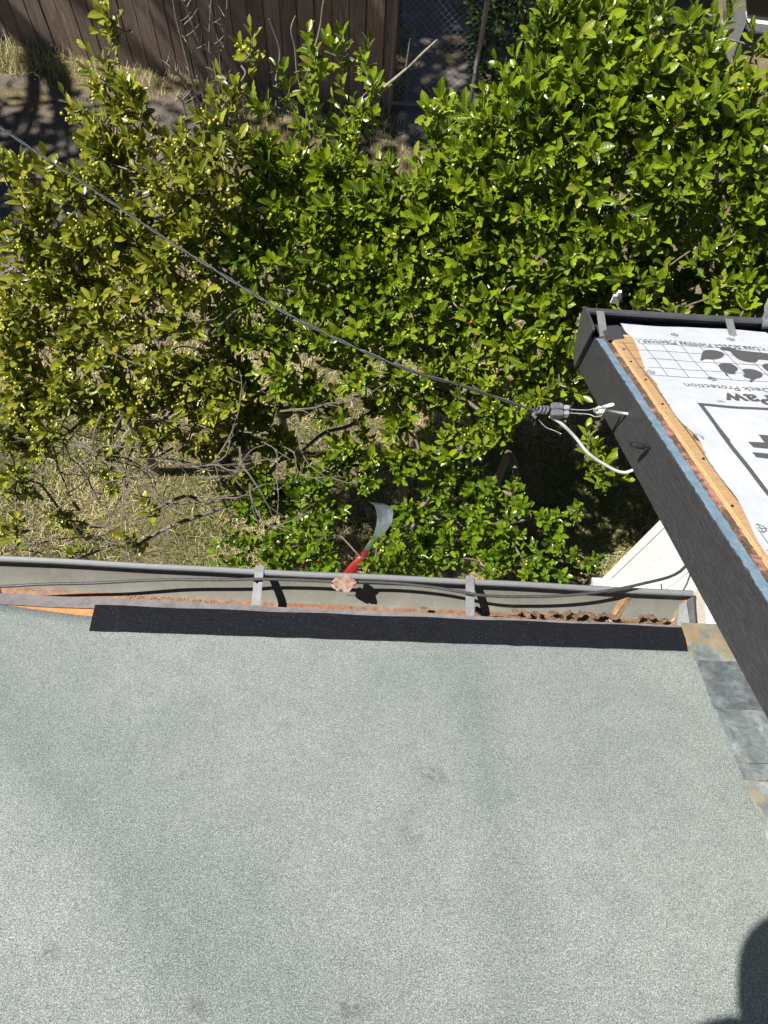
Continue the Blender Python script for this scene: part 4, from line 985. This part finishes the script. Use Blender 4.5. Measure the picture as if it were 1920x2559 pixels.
    for arr, mat_, nm, lim in ((berr, MT['berry'], 'berry', 300), (bred, MT['berry_red'], 'berry', 40)):
        if not arr: continue
        arr = np.array(arr); u, v, dep = proj(arr); o_ = np.argsort(dep+np.where((u > 0) & (u < 1920) & (v > 0), 0, 99))
        me = bpy.data.meshes.new(nm); me.from_pydata((BV).tolist(), [], BF); me.polygons.foreach_set('use_smooth', [True]*len(BF)); me.materials.append(mat_)
        for i in o_[:lim]:
            o = bpy.data.objects.new(nm, me); COL.objects.link(o); o.parent = root; o.location = arr[i]-base; s_ = rr.uniform(0.0050, 0.0068); o.scale = (s_, s_, s_)
        rest_ = o_[lim:]
        if len(rest_):
            V = np.concatenate([arr[i]+BV*rr.uniform(0.0048, 0.0066) for i in rest_]); Fq = [tuple(q+len(BV)*j for q in f) for j in range(len(rest_)) for f in BF]
            mesh_obj('berries', V, Fq, mat_, root, smooth=True, kind='stuff')
    return root, len(P)

A_BL = [(520,940,2.8,.10),(600,1010,3.0,.10),(460,1000,2.85,.09),(350,980,2.8,.09),(240,1000,2.82,.09),(130,980,2.8,.09),(20,950,2.75,.1),(560,1140,3.2,.09),(500,1120,3.1,.08),(620,1230,3.4,.09),(90,1090,2.95,.08),(10,1090,2.95,.08),
 (292,30,1.98,.028),(288,62,1.99,.05),(272,128,2.0,.05),(268,178,2.02,.07),(318,215,2.02,.07),(278,255,2.06,.09),(190,272,2.06,.045),(340,250,2.05,.05),(240,330,2.1,.06),
 (290,320,2.1,.09),(215,400,2.15,.07),(340,395,2.12,.13),(430,400,2.12,.14),(520,430,2.14,.13),(560,360,2.1,.10),(555,250,2.04,.07),(600,190,2.02,.05),(625,110,2.0,.045),(560,300,2.06,.07),
 (20,400,2.2,.07),(75,420,2.2,.08),(10,560,2.3,.07),(100,560,2.3,.11),(200,490,2.26,.13),(310,500,2.26,.15),(430,510,2.24,.15),
 (40,650,2.4,.13),(160,630,2.36,.14),(280,610,2.36,.15),(400,610,2.34,.15),(500,560,2.3,.13),
 (30,760,2.5,.14),(140,740,2.5,.15),(260,730,2.48,.15),(370,720,2.46,.14),(470,680,2.42,.12),
 (40,860,2.62,.12),(150,850,2.6,.12),(270,840,2.6,.12),(370,830,2.6,.10),(460,790,2.56,.09),(540,760,2.7,.08),(560,870,2.9,.09),
 (70,960,2.74,.10),(180,950,2.72,.10),(300,930,2.72,.10),(410,930,2.72,.09),(500,900,2.7,.09),(560,970,2.78,.09),
 (40,1040,2.86,.09),(120,1060,2.86,.07),(290,1030,2.84,.08),(380,1050,2.86,.08),(480,1050,2.88,.08),(545,1060,2.9,.07),
 (255,1120,2.95,.06),(270,1190,3.0,.06),(55,1110,3.0,.06),(30,1170,3.05,.07),(45,1230,3.1,.06),(25,1320,3.1,.07),
 (160,1270,3.3,.07),(190,1330,3.4,.06),(370,1270,3.4,.055),(345,1350,3.45,.055),(205,1380,3.5,.05)]
B_BL = [(770,90,2.06,.04),(850,105,2.06,.045),(905,140,2.08,.05),(775,150,2.08,.07),(700,170,2.1,.05),(930,195,2.1,.055),(885,250,2.16,.08),(840,300,2.2,.08),(690,240,2.16,.06),(770,280,2.2,.06),(760,220,2.12,.04),
 (690,390,2.24,.11),(770,400,2.26,.11),(640,350,2.2,.07),(850,400,2.28,.11),(930,420,2.3,.10),(620,470,2.3,.12),(720,490,2.34,.14),(820,500,2.36,.14),(920,510,2.36,.14),(1000,470,2.34,.10),
 (580,590,2.4,.10),(680,590,2.42,.13),(790,600,2.44,.15),(900,610,2.46,.15),(1010,600,2.46,.15),
 (620,690,2.5,.11),(720,700,2.54,.13),(840,710,2.56,.15),(950,720,2.58,.15),(1050,700,2.56,.14),(1130,640,2.5,.13),
 (590,800,2.64,.08),(690,820,2.66,.11),(800,830,2.7,.12),(880,800,2.66,.11),(980,830,2.72,.13),(1080,800,2.68,.13),(1160,750,2.6,.12),
 (600,930,3.0,.09),(640,1010,3.1,.09),(600,1080,3.15,.08),(680,1090,3.2,.09),(740,1010,3.1,.09),(640,1180,3.3,.09),(740,1130,3.3,.09),(560,1190,3.35,.07),(690,920,2.8,.09),(770,940,2.86,.10),(880,910,2.82,.10),(830,1020,3.0,.09),(980,940,2.9,.10),(1000,1030,3.05,.11),(1090,900,2.84,.11),(1180,860,2.76,.11),(1120,1000,3.0,.10),(1210,950,2.86,.10),(1260,1010,2.92,.10),(1230,1090,3.05,.10),(1150,1110,3.15,.11),(1050,1120,3.2,.10),(900,1100,3.2,.10)]
C_BL = [(1095,235,2.06,.05),(1092,290,2.1,.06),(1090,380,2.2,.08),(1170,330,2.1,.11),(1225,260,2.0,.07),(1310,200,1.94,.10),(1385,95,1.86,.11),(1430,40,1.8,.13),(1540,40,1.8,.13),(1640,90,1.82,.12),(1720,140,1.84,.11),(1800,190,1.88,.10),(1640,10,1.78,.06),(1790,50,1.82,.06),(1730,30,1.8,.05),
 (1270,290,2.02,.13),(1380,190,1.92,.15),(1490,170,1.9,.15),(1590,200,1.92,.14),(1700,260,1.94,.14),(1820,290,1.96,.13),(1890,200,1.92,.07),(1900,330,2.0,.12),(1885,110,1.86,.05),
 (1060,450,2.26,.11),(1150,430,2.22,.13),(1260,400,2.14,.15),(1370,320,2.04,.15),(1480,300,2.02,.15),(1590,320,2.04,.15),(1710,370,2.06,.15),(1830,410,2.1,.14),
 (1090,540,2.36,.14),(1200,520,2.32,.15),(1320,480,2.24,.15),(1440,430,2.16,.15),(1560,430,2.16,.15),(1680,470,2.2,.13),(1800,510,2.24,.12),(1890,470,2.2,.12),
 (1170,640,2.46,.13),(1280,610,2.42,.14),(1400,560,2.34,.14),(1510,540,2.32,.13),(1620,550,2.34,.11),(1740,590,2.4,.09),(1850,590,2.4,.09),(1900,560,2.34,.08),
 (1220,730,2.56,.12),(1330,710,2.54,.12),(1430,670,2.48,.12),(1530,650,2.46,.09),(1640,680,2.5,.07),(1780,700,2.52,.07),(1860,690,2.5,.08),(1600,750,2.54,.06),(1680,770,2.54,.05),(1850,765,2.54,.06),
 (1260,820,2.66,.11),(1350,800,2.64,.11),(1400,850,2.7,.08),(1300,900,2.78,.09),(1400,930,2.84,.09),(1340,960,2.86,.06),(1470,1120,3.1,.05),(1500,1160,3.1,.05)]
D_BL = [(935,1395,3.3,.055),(965,1330,3.12,.05),(795,1330,3.15,.06),(660,1200,3.3,.10),
 (560,1330,3.45,.07),(590,1390,3.55,.08),(620,1270,3.4,.08),(660,1340,3.5,.09),(700,1250,3.35,.11),(750,1330,3.45,.11),(700,1410,3.6,.08),(790,1200,3.3,.11),(810,1280,3.4,.09),(790,1400,3.5,.09),(840,1140,3.3,.08),
 (900,1180,3.36,.09),(1000,1160,3.3,.10),(1090,1190,3.36,.11),(1040,1290,3.5,.11),(1000,1370,3.5,.12),(940,1420,3.6,.07),(1090,1390,3.55,.13),(1150,1300,3.5,.12),(1190,1210,3.4,.10),(1200,1390,3.6,.12),(1250,1300,3.5,.11),(1290,1230,3.4,.08),(1310,1390,3.55,.10),(1370,1300,3.45,.09),(1430,1270,3.4,.06),(1420,1360,3.5,.07),(1380,1420,3.6,.07),(1470,1390,3.55,.045)]
def deeper(bl, dd, sel, k_=1.0, den=0.6): return [(u+18, v+22, d+dd, max(r, 0.09)*k_, den) for (u, v, d, r) in bl if sel(u, v)]
C_FILL = deeper(C_BL, 0.42, lambda u, v: v > 120 and u > 1040, 1.05, 0.7)+[(1480, 720, 2.9, .13), (1560, 730, 2.95, .12), (1640, 720, 2.95, .12), (1730, 720, 2.95, .13), (1820, 710, 2.95, .13), (1900, 690, 2.9, .12), (1500, 640, 2.85, .14), (1620, 620, 2.85, .13), (1740, 640, 2.9, .13), (1860, 640, 2.9, .12), (1400, 760, 2.95, .12), (1440, 840, 3.0, .10)]
B_FILL = deeper(B_BL, 0.40, lambda u, v: 330 < v < 840, 1.05, 0.65)+[(1100, 880, 3.2, .13), (1180, 940, 3.25, .12), (1060, 980, 3.4, .12), (950, 1010, 3.4, .10)]
A_FILL = deeper(A_BL, 0.36, lambda u, v: 380 < v < 820 and u > 90, 1.0, 0.6)
g = 'holly shrubs of the hedge behind the gutter'
_, n1 = holly('holly_shrub', 'olive holly shrub thick with yellow berries at left of the hedge', 'shrub', [(-0.72, 2.05, 0), (-1.5, 2.3, 0)], A_BL, MT['leaf_olive'], 'ovate', (0.048, 0.072), 0.42, 0.0, 1.0, g, 0.8, seed=11, tangle=[(120, 1000, 2.9, 90, 12), (300, 1080, 2.95, 110, 22), (420, 1180, 3.1, 90, 18), (120, 1180, 3.2, 90, 12), (250, 1290, 3.4, 110, 14), (560, 1120, 3.0, 60, 8), (500, 860, 2.8, 90, 12)])
_, n2 = holly('holly_shrub', 'bright green holly shrub in the middle of the hedge below the wire', 'shrub', [(-0.55, 2.5, 0), (0.5, 2.4, 0)], B_BL+B_FILL, MT['leaf_green'], 'mixed', (0.050, 0.074), 0.10, 0.025, 1.25, g, 0.45, seed=12, cl_=1.0, tangle=[(720, 1080, 3.0, 60, 8), (640, 780, 2.8, 60, 8)])
_, n3 = holly('holly_shrub', 'tallest glossy holly shrub at upper right behind the black gutter', 'shrub', [(1.0, 2.7, 0), (1.8, 2.9, 0)], C_BL+C_FILL, MT['leaf_green'], 'mixed', (0.054, 0.081), 0.03, 0.05, 1.2, g, 0.35, seed=13, cl_=1.0)
_, n4 = holly('holly_shrub', 'low deep green holly shrub growing just beyond the rusty gutter', 'shrub', [(0.25, 1.75, 0), (0.8, 1.85, 0)], D_BL, MT['leaf_deep'], 'spiny', (0.047, 0.066), 0.05, 0.01, 1.2, g, 0.3, seed=14)
print('leaves', n1, n2, n3, n4)
# small leaved clipped hedge by the gate
hb = thing('leafy_hedge_column', (1.15, 6.5, 0), 'dark small leaved hedge column right of the chain link gate', 'hedge')
P = []; A = []; N = []; S = []
for i in range(9000):
    th = RNG.random()*6.283; z = RNG.uniform(0.25, 2.9); rad = 0.42*(0.86+0.14*math.sin(z*5+th*3))*(1-0.35*RNG.random()**3); c = np.array([1.10, 6.45+0.2*math.sin(z), z])
    d = np.array([math.cos(th)*1.05, math.sin(th)*1.3, RNG.normal()*0.3]); p = c+d*rad*np.array([1, 1, 0.2])
    a = unit(d+RNG.normal(size=3)*0.6+np.array([0, 0, 0.5])); n_ = RNG.normal(size=3)*0.6+np.array([0, 0, 0.8])+d*0.5; n_ -= a*(n_@a); P.append(p); A.append(a); N.append(unit(n_)); S.append(RNG.uniform(0.04, 0.065))
build_leaves('foliage', np.array(P), np.array(A), np.array(N), np.array(S), MT['leaf_box'], hb, LEAF['ovate'])
b = MB()
for q in range(5): b.tube([(1.15+0.06*q, 6.4+0.05*q, -0.05), (1.1+0.07*q, 6.42+0.04*q, 1.2), (1.05+0.08*q, 6.4, 2.4)], [0.03, 0.02, 0.008], 6)
b.obj('trunk', MT['bark'], hb)
# bare pale sapling in front of the fence and a dead branch of the hedge
sap = thing('bare_sapling', tuple(aty(512, 330, 4.3)*np.array([1, 1, 0])), 'leafless pale grey sapling with thin upright stems before the fence', 'sapling')
base = aty(512, 330, 4.3); b0 = np.array([base[0], base[1], 0.0])
stems = [[(505, 300), (490, 240), (465, 140), (440, 40), (428, -30)], [(518, 300), (500, 200), (470, 110), (445, 40)], [(520, 290), (524, 180), (524, 80), (530, -20)], [(526, 300), (555, 180), (562, 90), (570, -20)], [(500, 310), (470, 220), (435, 175), (418, 155)], [(545, 210), (500, 110), (470, 30), (455, 0)], [(540, 340), (575, 330), (560, 250), (545, 100)], [(470, 335), (465, 290), (455, 250)]]
for st in stems:
    pts = [b0+np.array([random.uniform(-.03, .03), 0, 0])]+[aty(u, v, 4.3-0.02*i) for i, (u, v) in enumerate(st)]
    b = MB(); pp = smooth_path(pts, 5); b.tube(pp, np.linspace(0.011, 0.0035, len(pp)), 6)
    for q in range(7):
        i = random.randrange(len(pp)//3, len(pp)); d = np.array([random.uniform(-.12, .12), random.uniform(-.05, .05), random.uniform(.04, .14)]); b.tube([pp[i], pp[i]+d*0.5+np.array([.01, 0, 0]), pp[i]+d], [0.003, 0.0024, 0.0016], 4)
    b.obj('stem', MT['twig'], sap, smooth=True)
for label, strokes in (('bare pale dead branch reaching across the chain link gate', [([(900, 260), (959, 219), (1015, 173), (1060, 130), (1094, 99)], .008), ([(1015, 173), (1020, 135), (1025, 97)], .004), ([(1018, 172), (1040, 170), (1054, 157)], .004)]),
        ('bent bare twig rising before the fence above the middle holly', [([(770, 280), (745, 190), (738, 120), (728, 75), (738, 40)], .006)]),
        ('thin bare twig left of the bent twig before the fence', [([(690, 200), (700, 130), (685, 80), (672, 48)], .005)]),
        ('tall thin bare twig above the middle holly crossing the fence', [([(785, 130), (800, 70), (806, 20), (812, -15)], .005)]),
        ('forked pale twig leaning over the gravel beside the left holly spire', [([(355, 250), (385, 300), (408, 330)], .006), ([(385, 300), (395, 285), (400, 300)], .003)])):
    dead = thing('dead_branch', tuple(aty(*strokes[0][0][0], 2.95)), label, 'branch'); b = MB()
    for pts, r in strokes:
        pp = smooth_path([aty(u, v, 2.95) for u, v in pts], 5); b.tube(pp, np.linspace(r, r*.5, len(pp)), 6)
    b.obj('wood', MT['twig'], dead, smooth=True)

# ------------------------------------------------------------------ dry grass
def grass(name, label, n, region, h, ratio, flat=0.7):
    P = region(n); n = len(P); V = np.zeros((n, 6, 3)); T = np.zeros((n, 6))
    az = RNG.random(n)*6.283; hh = RNG.uniform(h[0], h[1], n); w = RNG.uniform(0.0013, 0.0032, n)
    ln = RNG.random(n)*flat; d = np.stack([np.cos(az), np.sin(az)], 1); s_ = np.stack([-np.sin(az), np.cos(az)], 1)
    tint = np.where(RNG.random(n) < ratio(P), RNG.uniform(0, 0.3, n), RNG.uniform(0.4, 1.0, n))
    for q, t in enumerate((0, 0.55, 1.0)):
        out = ln*hh*t**1.4*1.25; z = hh*t*np.sqrt(np.clip(1-ln**2*0.85*t, 0.05, 1)); ww = w*(1-0.75*t)
        for e, sg in enumerate((-1, 1)):
            V[:, 2*q+e, 0] = P[:, 0]+d[:, 0]*out+s_[:, 0]*ww*sg; V[:, 2*q+e, 1] = P[:, 1]+d[:, 1]*out+s_[:, 1]*ww*sg; V[:, 2*q+e, 2] = P[:, 2]+z
    T[:] = tint[:, None]
    Fq = np.array([[0, 1, 3, 2], [2, 3, 5, 4]])[None]+(np.arange(n)*6)[:, None, None]; Fq = Fq.reshape(-1, 4)
    me = bpy.data.meshes.new(name); me.vertices.add(n*6); me.vertices.foreach_set('co', V.ravel()); me.loops.add(Fq.size); me.loops.foreach_set('vertex_index', Fq.ravel().astype(np.int32))
    me.polygons.add(len(Fq)); me.polygons.foreach_set('loop_start', np.arange(0, Fq.size, 4, dtype=np.int32)); me.update(calc_edges=True)
    at = me.attributes.new('tint', 'FLOAT', 'POINT'); at.data.foreach_set('value', T.ravel()); me.materials.append(MT['grass'])
    o = bpy.data.objects.new(name, me); COL.objects.link(o); o['kind'] = 'stuff'; return tag(o, label, 'grass')
def withz(P): return np.concatenate([P, np.array([[ground_z(x, y)] for x, y in P])], 1)
def patchn(P, s, off): return np.array([mnoise.noise(Vector((x*s, y*s, off))) for x, y in P[:, :2]])
def lawn(n):
    P = np.stack([RNG.uniform(-2.7, 2.3, n), RNG.uniform(0.85, 4.0, n)], 1); P = P[RNG.random(n) < 0.75+patchn(P, 1.6, 0)*0.9]; return withz(P)
grass('lawn_grass', 'dry straw coloured lawn grass under and beside the hedge', 150000, lawn, (0.02, 0.09), lambda P: np.clip(0.36+patchn(P, 1.1, 7)*1.1, 0.04, 0.9), 0.97)
def verge(n):
    s_ = RNG.uniform(-0.1, 6.0, n); dd = -np.abs(RNG.normal(size=n))*0.22-0.02; P = FB[None]-fd[None]*s_[:, None]+fn[None]*dd[:, None]; return withz(P)
grass('verge_grass', 'dry tufts of grass along the foot of the board fence', 3200, verge, (0.03, 0.11), lambda P: 0.1+0*P[:, 0], 0.9)
def clump(n):
    P = np.stack([-3.35+RNG.normal(size=n)*0.22, 6.42+RNG.normal(size=n)*0.10], 1); return withz(P)
grass('grass_tuft', 'pale green and straw tuft in the sunlit fence corner', 900, clump, (0.05, 0.2), lambda P: 0.35+0*P[:, 0], 0.95)
def side(n):
    P = np.stack([RNG.uniform(-1.0, 0.25, n), RNG.uniform(6.3, 10.5, n)], 1); P = np.concatenate([P, np.stack([RNG.uniform(-1.5, 0.6, n//4), RNG.uniform(5.2, 6.1, n//4)], 1)]); P = P[RNG.random(len(P)) < 0.5+patchn(P, 2.2, 4)]; return withz(P)
grass('side_yard_grass', 'dry grass beside the path behind the chain link gate', 9000, side, (0.03, 0.1), lambda P: 0.12+0*P[:, 0], 0.95)

# ------------------------------------------------------------------ shade tree standing left of the view
tree = thing('shade_tree', (-6.2, 6.9, 0), 'broad tree beyond the left edge shading the fence and gravel', 'tree')
b = MB(); b.tube(smooth_path([(-6.2, 6.9, -0.1), (-6.15, 6.85, 2), (-6.0, 6.8, 4.2)], 4), np.linspace(0.2, 0.14, 9), 10)
P = []; A = []; N = []; S = []
cl = []
for i in range(76):
    c = np.array([RNG.uniform(-6.0, -2.2), RNG.uniform(5.5, 9.8), RNG.uniform(5.6, 7.6)]) if i < 40 else np.array([RNG.uniform(-4.3, -2.2), RNG.uniform(5.6, 9.3), RNG.uniform(5.4, 7.0)]) if i < 64 else np.array([RNG.uniform(-8.6, -6.2), RNG.uniform(3.9, 5.7), RNG.uniform(5.6, 7.0)])
    cl.append(c)
    b.tube(smooth_path([(-6.0, 6.8, 4.2), np.array([-6.0, 6.8, 4.2])*0.5+c*0.5+np.array([0, 0, 0.3]), c], 4), np.linspace(0.06, 0.012, 9), 6)
b.obj('trunk', MT['bark'], tree)
for c in cl:
    for q in range(190 if c[0] > -6.1 else 100):
        p = c+RNG.normal(size=3)*np.array([0.36, 0.30, 0.22]); a = unit(RNG.normal(size=3)); n_ = RNG.normal(size=3)+np.array([0, 0, 1.2]); n_ -= a*(n_@a); P.append(p); A.append(a); N.append(unit(n_)); S.append(RNG.uniform(0.10, 0.18))
build_leaves('crown', np.array(P), np.array(A), np.array(N), np.array(S), MT['leaf_tree'], tree, LEAF['ovate'])

# ------------------------------------------------------------------ the person taking the picture, behind the camera
per = thing('person', (-0.2, -0.5, roofz(-0.5)), 'person in dark clothes standing on the roof leaning forward, arms held out', 'person')
def skinned(name, verts, edges, radii, mat, parent, sub=2):
    off = np.array(wloc(parent)); me = bpy.data.meshes.new(name); me.from_pydata([tuple(np.array(v_)-off) for v_ in verts], edges, []); o = bpy.data.objects.new(name, me); COL.objects.link(o); o.parent = parent
    md = o.modifiers.new('s', 'SKIN'); md.use_smooth_shade = True
    for i, r in enumerate(radii): me.skin_vertices[0].data[i].radius = (r, r) if not hasattr(r, '__len__') else r
    me.skin_vertices[0].data[0].use_root = True
    o.modifiers.new('u', 'SUBSURF').levels = sub; o.modifiers['u'].render_levels = sub; me.materials.append(mat); return o
fz = lambda y: roofz(y)+0.05
pv = [(-0.2,-0.62,4.02), (-0.2,-0.56,4.25), (-0.18,-0.52,4.45), (-0.15,-0.45,4.60), (-0.13,-0.36,4.72),
      (-0.11,-0.60,3.96), (-0.09,-0.48,3.75), (-0.09,-0.60,fz(-.60)+.03), (-0.08,-0.46,fz(-.46)),
      (-0.29,-0.60,3.96), (-0.31,-0.48,3.75), (-0.31,-0.60,fz(-.60)+.03), (-0.32,-0.46,fz(-.46)),
      (0.0,-0.47,4.55), (0.09,-0.38,4.42), (0.10,-0.18,4.68), (-0.36,-0.52,4.50), (-0.42,-0.62,4.25), (-0.40,-0.60,4.02)]
pe = [(0,1),(1,2),(2,3),(3,4),(0,5),(5,6),(6,7),(7,8),(0,9),(9,10),(10,11),(11,12),(3,13),(13,14),(14,15),(3,16),(16,17),(17,18)]
pr = [.13,.13,.15,.09,.05,.10,.075,.05,.045,.10,.075,.05,.045,.065,.048,.036,.065,.048,.036]
skinned('body', pv, pe, pr, MT['cloth'], per)
bm = bmesh.new(); bmesh.ops.create_uvsphere(bm, u_segments=24, v_segments=18, radius=1)
HC = np.array([-0.125, -0.315, 4.84])
HV = []
for v_ in bm.verts:
    x, y, z = v_.co; wid = 0.078*(1-0.18*max(0, -z)); HV.append(HC+np.array([x*wid, y*0.098+(0.012 if z < -0.2 and y > 0.3 else 0)+(0.018 if abs(x) < .2 and y > .9 and -0.25 < z < .1 else 0), z*0.122]))
HF = [tuple(q.index for q in f.verts) for f in bm.faces]; bm.free()
mesh_obj('head', HV, HF, MT['skin'], per, smooth=True)
mesh_obj('hair', [HC+(p-HC)*1.05+np.array([0, -0.006, 0.008]) for p in HV], [f for f in HF if np.mean([HV[i][2] for i in f]) > HC[2]+0.035 or np.mean([HV[i][1] for i in f]) < HC[1]-0.02], MT['hair'], per, smooth=True)
for sx in (-1, 1):
    b = MB(); b.tube([HC+np.array([sx*0.074, -0.01, -0.02]), HC+np.array([sx*0.088, -0.02, 0.0]), HC+np.array([sx*0.082, -0.012, 0.02])], [.008, .014, .008], 6); b.obj('ear', MT['skin'], per, smooth=True)
